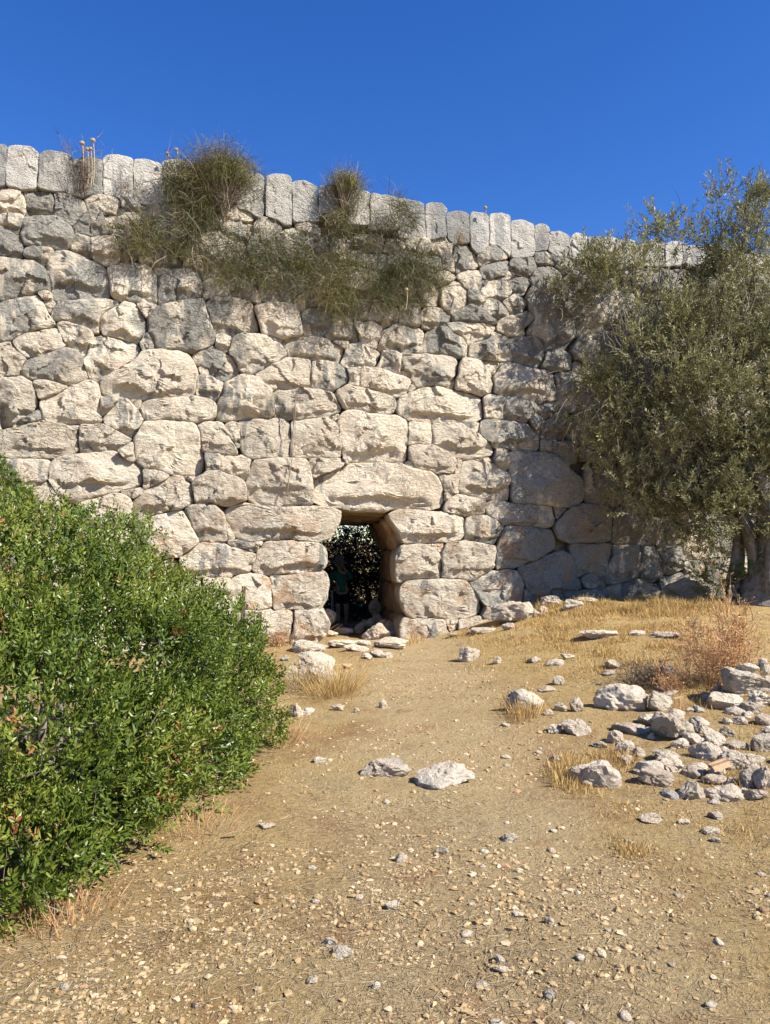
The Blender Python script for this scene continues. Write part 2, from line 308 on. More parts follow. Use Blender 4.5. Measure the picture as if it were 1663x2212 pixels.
STONES = """
@0,500,800
A 0,140 45,150 58,175 50,300 45,470 0,480
A 62,170 130,160 240,165 290,205 312,240 305,360 300,495 220,505 120,480 48,470 50,300
A 315,235 365,200 480,200 540,220 590,265 575,350 560,420 520,520 430,512 300,485 305,360
A 595,270 690,250 800,258 835,275 832,400 828,545 720,540 600,545 530,520 570,400
A 840,250 890,225 980,228 1050,240 1082,270 1082,420 1078,560 960,555 838,540 836,400
A 1088,262 1180,258 1280,290 1322,310 1325,440 1330,610 1240,625 1150,620 1130,560 1085,540
A 1325,280 1390,262 1480,270 1528,300 1530,430 1500,560 1335,600 1330,440
A 1532,295 1580,290 1740,300 1745,590 1510,600
A 1750,300 1900,310 1985,335 1985,600 1750,600
S 0,475 60,478 150,495 200,560 212,620 200,690 100,688 0,690
S 195,515 290,500 420,515 440,560 448,640 440,712 330,710 215,700 210,600
S 430,520 520,528 620,560 680,610 702,660 660,710 580,775 510,740 448,712 445,640
S 715,555 780,540 890,540 950,560 965,610 945,680 850,685 770,680 710,640 700,590
S 1000,565 1070,560 1120,580 1135,620 1110,670 1040,665 1000,635
S 945,665 975,650 1005,665 980,700 955,720
S 1150,625 1250,625 1400,615 1440,660 1430,745 1330,745 1230,720 1160,680
S 0,695 100,690 175,700 180,740 145,810 135,850 60,800 0,765
S 190,740 240,705 350,712 470,718 540,770 585,830 575,910 570,965 440,970 300,945 200,950 170,860
S 600,790 640,730 700,680 760,675 820,695 850,750 855,840 810,870 720,865 610,840
S 845,700 890,690 930,705 930,740 890,790 855,780
S 940,740 1000,700 1090,685 1170,700 1150,750 1050,790 930,790
S 0,790 70,830 150,880 185,940 180,1010 90,1010 0,1020
S 40,1020 100,1012 175,1025 170,1045 80,1040
S 185,1000 225,955 330,955 425,965 420,1020 380,1070 330,1090 260,1040 200,1035
S 580,910 630,855 690,865 735,900 738,980 740,1055 670,1030 580,980
S 740,890 840,875 920,890 960,1000 960,1090 860,1110 800,1080 745,1040
S 1140,1050 1200,1000 1330,985 1430,1020 1460,1090 1400,1140 1250,1120 1150,1090
S 1100,790 1200,780 1230,830 1180,860 1110,850
S 1240,800 1330,760 1440,760 1500,850 1480,960 1350,960 1240,900
S 0,1040 100,1045 240,1060 330,1110 380,1180 395,1300 300,1330 130,1370 0,1400
S 375,1110 420,1010 540,990 640,1010 740,1060 840,1110 865,1170 885,1270 900,1380 800,1388 640,1380 430,1390 405,1250 375,1160
S 870,1120 980,1100 1100,1090 1190,1110 1240,1160 1275,1220 1275,1420 1150,1410 1000,1395 905,1360 890,1250
S 1260,1140 1340,1120 1390,1150 1330,1190 1280,1190
S 1285,1220 1370,1170 1500,1145 1590,1190 1625,1260 1620,1370 1450,1390 1290,1420 1280,1320
S 310,1330 360,1312 410,1340 420,1380 350,1380
S 340,1395 425,1390 430,1430 400,1490 370,1440
@0,1100,800
S 0,165 100,130 290,92 335,150 385,245 425,335 380,360 230,385 100,450 0,490
S 405,255 470,165 640,140 850,145 960,150 1000,185 860,230 800,300 810,400 700,370 560,320 440,290
S 870,230 1000,165 1080,165 1130,240 1185,320 1190,400 1150,450 1110,490 960,450 830,410 805,350 810,290
S 1115,180 1180,167 1258,195 1225,240 1185,290 1150,240
S 1195,300 1290,215 1400,165 1560,140 1640,140 1675,210 1705,330 1745,440 1715,500 1600,555 1450,550 1260,535 1250,490 1210,420
S 1160,420 1200,425 1250,490 1255,530 1150,550 1160,480
S 0,495 85,495 140,555 205,630 180,680 140,750 60,755 0,740
S 95,475 210,420 330,390 450,370 490,430 530,515 450,560 350,600 220,612 150,560
S 468,325 560,320 650,350 722,385 720,450 700,560 690,600 650,580 600,530 545,515 500,430
S 165,735 205,635 330,610 420,555 530,530 620,545 655,610 685,700 700,780 620,830 550,835 400,800 260,795
S 725,470 850,435 960,460 1090,500 1150,545 1110,610 1070,640 960,710 840,770 770,800 720,760 690,660 715,560
S 810,830 870,770 1000,690 1070,640 1120,580 1220,545 1330,550 1470,565 1550,630 1600,750 1590,880 1540,930 1350,940 1200,950 980,940 830,910
S 0,750 25,755 20,790 0,795
S 0,800 80,765 160,775 250,810 275,880 290,960 265,1060 150,1110 0,1160
S 270,1070 300,960 320,1080 300,1130 220,1145 100,1180 150,1120
S 270,805 350,790 460,815 560,845 480,900 400,925 320,935 285,870
S 325,960 400,925 490,900 600,845 730,805 790,820 808,900 812,1000 810,1140 650,1150 520,1145 400,1140 345,1090 320,1010
S 820,935 900,935 960,955 900,1020 850,1075 815,1080
S 850,1100 900,1030 990,945 1030,960 1090,1010 1140,1060 1148,1140 1110,1220 1060,1255 980,1210 870,1150
S 1070,960 1140,960 1145,990 1120,1020 1080,995
S 1150,970 1250,955 1450,940 1680,930 1760,1010 1755,1050 1705,1110 1550,1130 1350,1120 1200,1125 1160,1080 1148,1020
S 0,1215 150,1180 280,1140 420,1145 550,1165 635,1200 630,1300 640,1380 540,1410 400,1435 200,1420 0,1400
S 555,1160 640,1160 635,1195 580,1180
S 645,1160 780,1150 900,1195 1065,1285 1030,1330 900,1360 720,1390 640,1385 635,1300
S 960,1370 1080,1310 1090,1420 1060,1455 1000,1420
S 1090,1290 1120,1220 1170,1150 1300,1130 1450,1135 1580,1165 1615,1230 1630,1350 1660,1500 1640,1560 1550,1570 1350,1540 1200,1515 1120,1460 1090,1380
S 410,1440 560,1405 750,1375 930,1370 970,1420 1060,1470 1140,1500 1155,1560 1155,1640 975,1697 630,1780 465,1742 400,1600
S 1165,1545 1250,1530 1350,1570 1310,1610 1230,1655 1165,1670
@0,1700,1200
S 725,350 850,270 970,218 1030,255 1045,340 1040,370 920,410 750,465 718,465
S 655,300 765,295 760,320 710,335
S 480,350 640,315 710,345 712,460 600,500 470,480 420,380
S 1005,225 1050,220 1040,250
S 1045,260 1060,235 1130,190 1200,200 1290,230 1330,280 1335,345 1250,370 1060,368 1050,330
S 1118,105 1185,102 1190,150 1180,185 1118,185
S 1195,130 1230,105 1320,118 1358,140 1350,200 1330,235 1260,215 1190,185
S 750,470 850,420 985,408 1020,460 1070,580 1030,610 960,650 800,650 720,560
S 995,395 1060,372 1150,380 1200,430 1230,540 1225,578 1090,580 1060,530
S 985,670 1020,630 1090,580 1200,590 1350,625 1385,650 1365,710 1330,750 1200,765 1050,765 990,710
S 1110,775 1200,770 1245,790 1240,830 1180,850 1110,850
S 0,140 270,130 250,240 170,280 0,300
S 180,280 260,250 310,330 300,420 200,450 150,350
@700,1700,800
S 375,640 430,580 530,545 600,560 640,575 850,580 1100,575 1325,585 1320,640 1290,740 1230,820 1190,860 1000,850 800,850 540,855 470,840 410,740
S 375,690 400,720 455,845 400,840
S 390,855 480,852 640,895 650,920 610,945 500,920 395,885
S 620,865 670,862 660,890
S 600,1060 660,920 700,865 900,858 1060,870 1130,880 1185,930 1190,1030 1150,1105 1000,1120 750,1125 640,1115 595,1110
S 410,1220 460,1150 560,1125 650,1130 745,1190 750,1300 752,1400 640,1420 530,1400 420,1320
S 755,1160 900,1135 1050,1115 1170,1112 1205,1170 1200,1270 1180,1360 1120,1410 1000,1418 770,1415 757,1280
S 540,1425 740,1420 940,1425 930,1560 900,1663 540,1663
S 940,1425 1100,1420 1160,1440 1205,1530 1190,1600 1120,1690 910,1690 930,1540
S 595,205 740,182 1040,190 1075,320 1085,450 1080,560 950,575 790,572 620,560 560,490 545,400 560,330
S 1065,185 1300,180 1365,215 1360,240 1230,290 1090,340 1075,280
S 1340,160 1370,185 1390,220 1370,235 1340,200
@1400,1700,800
L -365,365 -215,290 -55,225 0,222 150,225 330,240 390,275 450,285 560,285 640,340 690,430 708,500 690,610 560,605 430,590 270,600 60,595 -125,583 -355,570
S 1120,110 1225,115 1228,260 1200,290 1110,215
S 950,198 1080,165 1100,215
S 830,300 870,205 950,200 1090,215 1200,290 1230,310 1235,540 1100,520 960,490 830,465 810,420
S 680,320 760,320 815,325 805,460 715,460 700,390
S 710,470 775,475 750,520 710,530
S 700,570 780,480 850,485 1030,540 1045,640 900,650 800,640 695,620
S 870,790 880,700 920,655 1060,650 1120,690 1180,745 1165,820 1110,885 980,870 880,855
S 1045,550 1150,540 1400,565 1560,575 1610,600 1610,720 1570,750 1350,740 1190,715 1060,640
S 300,612 440,600 610,615 860,650 862,800 830,860 600,875 395,880 355,790 300,690 275,640
S 325,1000 360,910 440,880 560,890 650,950 685,1050 680,1160 550,1165 390,1172 345,1190 325,1100
S 560,880 705,880 690,940 640,930
S 690,940 720,880 870,855 980,875 1110,895 1125,960 1110,1060 1060,1100 960,1170 820,1165 690,1160 690,1040
S 1140,900 1170,790 1230,735 1400,745 1590,770 1620,830 1610,930 1440,1020 1250,1080 1120,1095 1125,1000
S 362,1250 410,1190 500,1175 700,1170 850,1170 920,1240 980,1320 1030,1400 1000,1440 850,1490 650,1490 440,1490 390,1420 355,1330
S 920,1215 1000,1170 1100,1110 1220,1090 1310,1130 1350,1180 1365,1320 1340,1360 1200,1385 1080,1395 1030,1370 980,1290
S 1360,1250 1410,1270 1430,1370 1360,1350
S 350,1560 390,1500 500,1490 700,1495 745,1580 740,1640 600,1740 350,1760
S 715,1495 810,1500 800,1580 745,1590
S 1030,1400 1120,1400 1120,1490 1020,1500
S 820,1500 1000,1490 1060,1500 1040,1560 820,1575
@1400,1100,800
S -115,1060 -60,1035 0,1035 100,1065 250,1090 340,1110 400,1135 405,1250 400,1440 380,1465 200,1460 0,1462 -70,1455 -125,1390 -130,1250 -165,1130
S 30,705 160,700 330,755 425,790 430,830 400,890 310,938 170,890 15,850 12,780
S 160,690 200,565 300,560 340,600 335,740 250,720
S 345,640 380,590 550,590 700,595 790,615 810,680 790,760 740,850 600,840 480,860 440,810 430,740 345,710
S 755,770 790,760 775,865 725,860
S 345,715 430,720 440,780 370,750
S 430,830 465,860 410,890
S 315,950 400,920 520,860 680,850 800,880 920,895 1000,945 1025,1010 1015,1110 960,1135 800,1130 560,1135 400,1115 330,1060
S 160,520 190,420 330,350 480,360 530,385 540,480 520,580 370,580 250,560 170,550
S 345,200 420,170 490,200 505,340 430,350 350,335
S 520,240 600,220 710,235 748,290 700,340 600,370 540,350 515,300
S 540,560 545,460 600,390 680,360 740,400 830,430 880,490 885,610 800,605 700,585
S 780,270 830,220 920,197 1010,220 1090,300 1120,350 1040,330 900,330 780,310
S 740,340 830,330 950,340 1080,345 1115,375 1070,430 1060,450 960,490 900,500 840,430 760,400
S 680,130 690,40 770,10 830,25 870,90 885,160 860,200 760,245 710,220 690,170
S 890,80 960,72 1025,110 1030,170 990,210 940,195 890,150
S 1020,180 1060,130 1130,150 1190,190 1225,270 1130,315 1080,290 1030,220
S 1125,380 1150,310 1220,280 1290,300 1330,360 1340,430 1280,445 1200,430 1130,400
S 1080,420 1120,405 1190,430 1235,480 1230,525 1170,500
S 905,520 980,490 1090,455 1190,510 1250,590 1250,640 1170,640 1050,625 910,610
S 1240,450 1330,448 1430,465 1500,520 1510,620 1480,690 1400,670 1290,650 1250,560
S 1490,670 1540,590 1640,560 1720,600 1720,700 1600,708 1500,695
S 1020,640 1080,628 1150,645 1140,700 1105,745 1050,690
S 800,830 815,700 850,625 930,615 1000,650 1080,730 1105,790 1090,910 1000,910 860,880 790,865
S 1110,780 1170,650 1290,660 1420,700 1540,710 1580,740 1605,860 1600,960 1500,980 1380,950 1280,920 1110,910
S 1025,960 1060,915 1175,940 1185,1000 1170,1120 1030,1100 1030,1020
S 1185,1000 1200,940 1300,945 1400,970 1450,1000 1440,1060 1390,1110 1340,1135 1180,1115
S 990,1190 1020,1105 1160,1125 1340,1145 1430,1210 1475,1290 1475,1370 1350,1360 1200,1350 1130,1345 1000,1240
S 870,1145 980,1140 990,1165 975,1215 880,1170
S 1410,1110 1450,1075 1500,1110 1515,1160 1490,1250 1450,1220
S 1455,1030 1540,985 1620,990 1640,1040 1530,1120 1480,1075
S 1540,1120 1620,1040 1700,1060 1720,1200 1640,1290 1500,1270 1515,1180
S 410,1150 480,1140 590,1145 600,1220 600,1305 480,1315 415,1320
S 605,1160 720,1140 830,1160 930,1210 1080,1310 1115,1370 1100,1420 920,1440 830,1440 700,1360 610,1310
S 410,1340 530,1315 600,1330 740,1390 805,1440 790,1540 770,1560 600,1530 480,1520 420,1430
S 390,1465 425,1455 465,1510 430,1510
S 810,1450 860,1455 830,1550 790,1550
@700,1100,800
S 215,180 300,145 420,150 550,165 600,220 640,330 650,390 560,415 430,440 310,400 280,390 240,270
S 620,215 700,195 850,195 940,205 985,290 1005,400 1000,430 850,455 740,425 680,400 640,310
S 1005,260 1060,225 1170,220 1220,270 1240,340 1200,430 1020,430 1015,340
S 1225,275 1300,270 1400,330 1450,420 1468,480 1400,485 1250,465 1200,435 1240,340
S 1415,335 1550,340 1630,370 1635,440 1610,540 1560,540 1490,500 1450,400
S 305,435 370,420 425,450 410,510 380,575 310,540
S 125,600 180,555 280,530 330,555 440,620 480,680 470,740 370,805 300,790 240,720 190,670 130,640
S 180,700 230,690 235,740 190,745
S 155,780 200,760 300,785 365,825 345,890 320,950 260,945 150,910
S 400,560 440,440 520,420 650,430 740,450 830,500 890,580 870,610 760,660 640,730 560,745 510,710 430,600
S 725,430 840,465 820,495 760,460
S 840,480 960,440 1120,440 1220,470 1290,510 1355,550 1340,610 1300,645 1180,630 1000,620 890,590 850,530
S 1250,475 1390,485 1365,540 1310,515
S 1330,660 1360,550 1400,500 1480,500 1560,545 1637,570 1630,620 1590,685 1470,690 1380,690
S 1370,700 1410,690 1470,700 1465,850 1385,835
S 630,740 760,670 880,615 1075,625 1078,720 1070,860 950,850 750,860 660,800
S 1085,640 1200,640 1290,665 1370,740 1380,800 1340,830 1270,885 1180,875 1080,860
S 310,1100 320,990 345,900 370,820 450,775 560,765 640,790 730,870 750,970 770,1060 740,1100 600,1105 450,1110
S 770,930 800,890 960,870 1130,870 1240,910 1310,990 1320,1030 1250,1080 1050,1105 900,1115 780,1080
S 1275,880 1350,842 1460,860 1600,900 1755,940 1760,1010 1710,1078 1560,1065 1400,1030 1330,1010 1280,930
S 165,1160 220,1130 340,1155 370,1190 430,1310 465,1400 430,1410 300,1380 190,1370 175,1270
S 380,1180 430,1150 495,1165 500,1320 460,1335 420,1270
S 500,1130 620,1110 800,1110 900,1135 915,1230 905,1420 750,1430 600,1435 540,1400 505,1310
S 925,1130 1040,1110 1160,1108 1270,1140 1310,1220 1330,1350 1325,1420 1150,1430 920,1425 915,1280
S 1230,1110 1280,1075 1300,1100 1270,1130
@1900,1400,1108
S 140,540 380,550 440,600 480,660 560,720 590,790 540,850 480,870 300,850 150,845
S 575,770 590,690 600,620 660,640 690,680 760,650 820,690 845,740 780,850 650,855 600,830
S 430,490 540,500 540,590 480,620 420,560
S 325,485 390,480 415,510 400,545 325,540
S 415,1000 430,940 520,870 640,860 730,890 745,970 725,1060 620,1080 500,1075 420,1040
S 410,880 480,880 430,940
S 750,960 770,890 860,880 940,910 990,1000 1000,1090 900,1085 760,1080
S 960,920 1020,950 1055,1010 1055,1100 1000,1100 985,1000
S 1040,940 1120,930 1145,1000 1140,1090 1070,1095
S 1150,970 1200,950 1290,1000 1310,1120 1290,1180 1160,1185
S 200,1230 280,1195 370,1150 450,1140 510,1170 540,1250 570,1350 540,1440 400,1460 290,1470 240,1330
S 515,1090 640,1088 755,1095 760,1150 700,1220 700,1340 600,1260 555,1290 525,1180
S 760,1100 900,1100 915,1170 910,1270 820,1310 710,1320 715,1220
S 920,1110 990,1100 1030,1180 1040,1260 960,1330 910,1280
S 1000,1105 1150,1100 1160,1230 1090,1260 1040,1250 1030,1180
S 570,1270 640,1255 700,1330 690,1350 600,1350 560,1300
S 720,1350 900,1300 1000,1330 1000,1400 740,1400
S 1160,1190 1260,1185 1270,1260 1180,1260
S 550,1360 700,1350 710,1420 600,1430
@800,600,800
A 250,170 430,172 485,215 490,300 480,500 360,480 250,470
A 498,210 550,185 660,190 700,225 705,400 705,565 620,560 500,500 490,350
A 712,235 800,235 910,275 920,400 920,530 830,545 712,545 710,400
A 922,285 960,285 980,290 980,480 925,480
A 985,285 1080,280 1170,310 1170,500 985,500
A 1175,320 1210,305 1300,315 1338,335 1342,560 1180,560
A 1342,345 1380,340 1480,360 1560,378 1570,600 1345,600
S 120,465 190,420 300,420 380,470 390,520 250,530 140,535
S 0,480 60,450 110,470 125,560 50,570 0,540
S 140,590 200,555 300,550 330,620 310,675 230,680 170,640
S 405,590 460,530 540,520 620,560 600,620 480,640 410,640
S 315,560 380,580 395,630 335,650
S 740,580 830,545 890,570 930,620 925,680 860,665 780,630
S 660,620 740,610 790,650 720,680
S 1215,700 1300,680 1420,660 1480,720 1440,780 1320,770 1230,740
@1500,700,800
A 120,165 240,185 325,215 330,330 335,470 270,470 130,460
A 335,220 400,203 460,210 500,250 500,340 510,470 430,480 355,475 340,350
A 500,285 600,270 660,280 692,310 695,400 690,500 580,520 520,480 505,380
A 695,310 730,280 800,280 850,310 855,450 840,540 770,600 720,560 700,450
A 860,295 960,285 1010,300 1025,350 1030,500 1020,630 980,600 900,530 858,520
A 1030,345 1120,345 1200,365 1220,390 1220,520 1215,610 1100,640 1035,610
A 1225,385 1270,375 1320,390 1335,430 1335,560 1300,580 1228,570
A 1338,445 1420,440 1500,480 1500,600 1440,640 1340,600
A 1505,490 1560,455 1620,465 1650,500 1640,620 1505,640
S 400,510 440,475 500,475 550,540 560,600 480,600 410,560
S 565,590 600,535 690,535 730,600 775,690 740,720 600,745 570,660
S 760,640 850,560 920,535 990,570 1020,625 900,660 790,690
S 800,710 870,690 1000,660 1022,690 1010,750 960,775 860,800 810,790
S 1025,680 1080,645 1210,640 1225,700 1180,790 1100,770 1030,730
S 1225,600 1300,580 1380,600 1400,690 1320,700 1230,670
S 1200,800 1240,740 1330,720 1410,760 1430,850 1400,910 1300,905 1220,870
S 1025,830 1070,780 1140,790 1165,840 1130,920 1080,930
S 785,900 860,830 960,795 1010,840 1040,900 970,990 880,950 820,930
S 610,790 680,740 760,745 795,800 790,890 760,905 650,860
S 800,815 850,815 850,845 810,870
S 490,640 560,640 575,740 510,740
S 440,770 520,745 570,790 540,840 450,850
S 1010,760 1050,735 1080,760 1020,790
S 970,990 1060,950 1150,1000 1130,1070 1060,1100 1010,1050
S 1070,1110 1150,1080 1200,1130 1140,1200 1100,1170
S 1400,620 1500,640 1520,720 1440,760 1400,700
S 190,490 280,470 340,490 370,560 300,620 220,590 180,540
S 0,500 90,495 180,540 100,580 0,570
@2200,650,800
A 198,590 310,592 315,720 198,730
A 320,600 380,585 470,610 490,730 400,760 320,740
A 475,612 520,610 600,640 640,650 640,760 560,780 490,760
A 640,640 700,615 780,625 820,640 820,800 645,790
A 825,645 930,628 990,650 1000,790 830,800
A 1000,660 1150,660 1150,800 1005,800
A 1155,655 1300,670 1320,800 1155,800
A 1320,690 1450,700 1460,820 1325,810
A 1465,710 1663,730 1663,850 1470,830
A 1668,730 1850,760 1850,880 1668,860
A 1855,765 2040,790 2040,910 1855,890
S 490,870 620,865 640,940 500,950
S 320,770 460,760 490,840 400,880 320,860
"""
# ------------------------------------------------------------------ ground
def grid_axis(lo, hi, fine_lo, fine_hi, step, grow=1.35):
    a = list(np.arange(fine_lo, fine_hi, step)); s = step
    x = fine_hi
    while x < hi: a.append(x); s *= grow; x += s
    a.append(hi); s = step; x = fine_lo - step; left = []
    while x > lo: left.append(x); s *= grow; x -= s
    left.append(lo); return np.array(left[::-1] + a)
gx = grid_axis(-900, 900, -7, 9, 0.07); gy = grid_axis(-400, 1500, 1.5, 17, 0.07)
GX, GY = np.meshgrid(gx, gy); GZ = hfun(GX, GY)
nx, ny = len(gx), len(gy); ii = (np.arange(ny - 1)[:, None] * nx + np.arange(nx - 1)[None, :]).ravel()
ground = obj('ground', mesh_np('ground', np.stack([GX, GY, GZ], -1).reshape(-1, 3), np.stack([ii, ii + 1, ii + nx + 1, ii + nx], -1)), M_GROUND)
tag(ground, 'dusty tan stony path and dry ground in front of the wall', 'ground', kind='structure')

# ------------------------------------------------------------------ the wall: outlines of its stones (picture tiles), then blocks with real depth
def read_stones():
    out = []; ox = oy = sc = 0
    for ln in STONES.strip().splitlines():
        if ln[0] == '@':
            a, b_, c = map(float, ln[1:].split(',')); ox, oy, sc = a, b_, c / 1663.0
        else:
            P = np.array([[float(v) for v in t.split(',')] for t in ln[2:].split()])
            out.append((ln[0], (P * sc + [ox, oy])))
    return out
RX0, RY0, RS = -500.0, 480.0, 2.0            # outline raster: source pixels / 2
RW, RH = 2050, 1120
def sdf_poly(P, gxx, gyy):
    d = np.full(gxx.shape, 1e9); ins = np.zeros(gxx.shape, bool)
    for a, b_ in zip(P, np.roll(P, -1, 0)):
        e = b_ - a; wx = gxx - a[0]; wy = gyy - a[1]
        t = np.clip((wx * e[0] + wy * e[1]) / max(e @ e, 1e-9), 0, 1)
        d = np.minimum(d, (wx - e[0] * t) ** 2 + (wy - e[1] * t) ** 2)
        c = (a[1] > gyy) != (b_[1] > gyy)
        with np.errstate(divide='ignore', invalid='ignore'):
            xi = (b_[0] - a[0]) * (gyy - a[1]) / (b_[1] - a[1]) + a[0]
        ins ^= c & (gxx < xi)
    return np.where(ins, -1, 1) * np.sqrt(d)
S = read_stones()
best = np.full((RH, RW), 1e9); own = np.full((RH, RW), -1, int)
for k, (f, P) in enumerate(S):
    Q = (P - [RX0, RY0]) / RS; m = 14
    x0, y0 = np.maximum(np.floor(Q.min(0) - m).astype(int), 0); x1 = min(int(Q[:, 0].max() + m), RW); y1 = min(int(Q[:, 1].max() + m), RH)
    yy, xx = np.mgrid[y0:y1, x0:x1]
    d = sdf_poly(Q, xx + 0.0, yy + 0.0)
    sub = best[y0:y1, x0:x1]; w = d < sub; sub[w] = d[w]; own[y0:y1, x0:x1][w] = k
DIL = 5.0
own[best > DIL] = -1
# rest of the wall face (behind plants, out of frame): irregular filler blocks
yy, xx = np.mgrid[0:RH, 0:RW]; fx = (xx * RS + RX0) / 1.80878; fy = (yy * RS + RY0) / 1.80878
top = np.interp(fx, [-280, 0, 250, 560, 900, 1060, 1230, 1400, 1663, 1980], [400, 412, 432, 480, 545, 572, 572, 574, 588, 605])
bot = np.interp(fx, [-280, 0, 600, 690, 870, 980, 1060, 1240, 1540, 1980], [1520, 1500, 1470, 1400, 1400, 1400, 1380, 1350, 1330, 1320])
gate = sdf_poly(np.array([[712, 1085], [842, 1085], [900, 1180], [860, 1190], [862, 1290], [905, 1340], [868, 1440], [680, 1440], [700, 1350], [680, 1330], [705, 1290], [700, 1200]]) * 1.80878 / RS - np.array([RX0, RY0]) / RS, xx + 0.0, yy + 0.0) < 3
region = (fy > top + 2) & (fy < bot) & ~gate
free = region & (best > 9)
seeds = []
cand = np.argwhere(free); cand = cand[rng.permutation(len(cand))[:9000]]
sarr = np.zeros((0, 2))
for y, x in cand:
    a_, b_ = fx[y, x], fy[y, x]
    r2 = 70.0 ** 2
    if a_ < -20 or a_ > 1690 or (a_ < 560 and b_ > 1080): r2 = 140.0 ** 2
    elif a_ > 1150 and b_ < 1100: r2 = 97.0 ** 2
    if len(seeds) == 0 or ((x - sarr[:, 0]) ** 2 + ((y - sarr[:, 1]) * 1.25) ** 2).min() > r2:
        seeds.append((x, y)); sarr = np.array(seeds, float)
fillable = region & (own < 0)
if seeds:
    sd = np.array(seeds, float); bd = np.full((RH, RW), 1e9); bi = np.full((RH, RW), -1)
    for k, (a, b_) in enumerate(sd):
        x0, x1, y0, y1 = int(max(a - 115, 0)), int(min(a + 115, RW)), int(max(b_ - 95, 0)), int(min(b_ + 95, RH))
        q = np.stack([xx[y0:y1, x0:x1].ravel() / 40.0, yy[y0:y1, x0:x1].ravel() / 40.0, np.zeros((y1 - y0) * (x1 - x0))], -1)
        wp = vnoise(q, 77).reshape(y1 - y0, x1 - x0) * 8
        d = np.sqrt((xx[y0:y1, x0:x1] + wp - a) ** 2 + ((yy[y0:y1, x0:x1] + wp * 0.7 - b_) * 1.2) ** 2)
        s_ = bd[y0:y1, x0:x1]; w = d < s_; s_[w] = d[w]; bi[y0:y1, x0:x1][w] = k
    w = fillable & (bd < 112) & (best > DIL + 1.0)
    own[w] = len(S) + bi[w]
nst = len(S) + len(seeds)
wall = empty('stone_wall', (W0[0], W0[1], 0)); WB = np.array([W0[0], W0[1], 0.0])
tag(wall, 'massive ancient wall of huge irregular limestone boulders with a low gateway', 'wall', kind='thing')

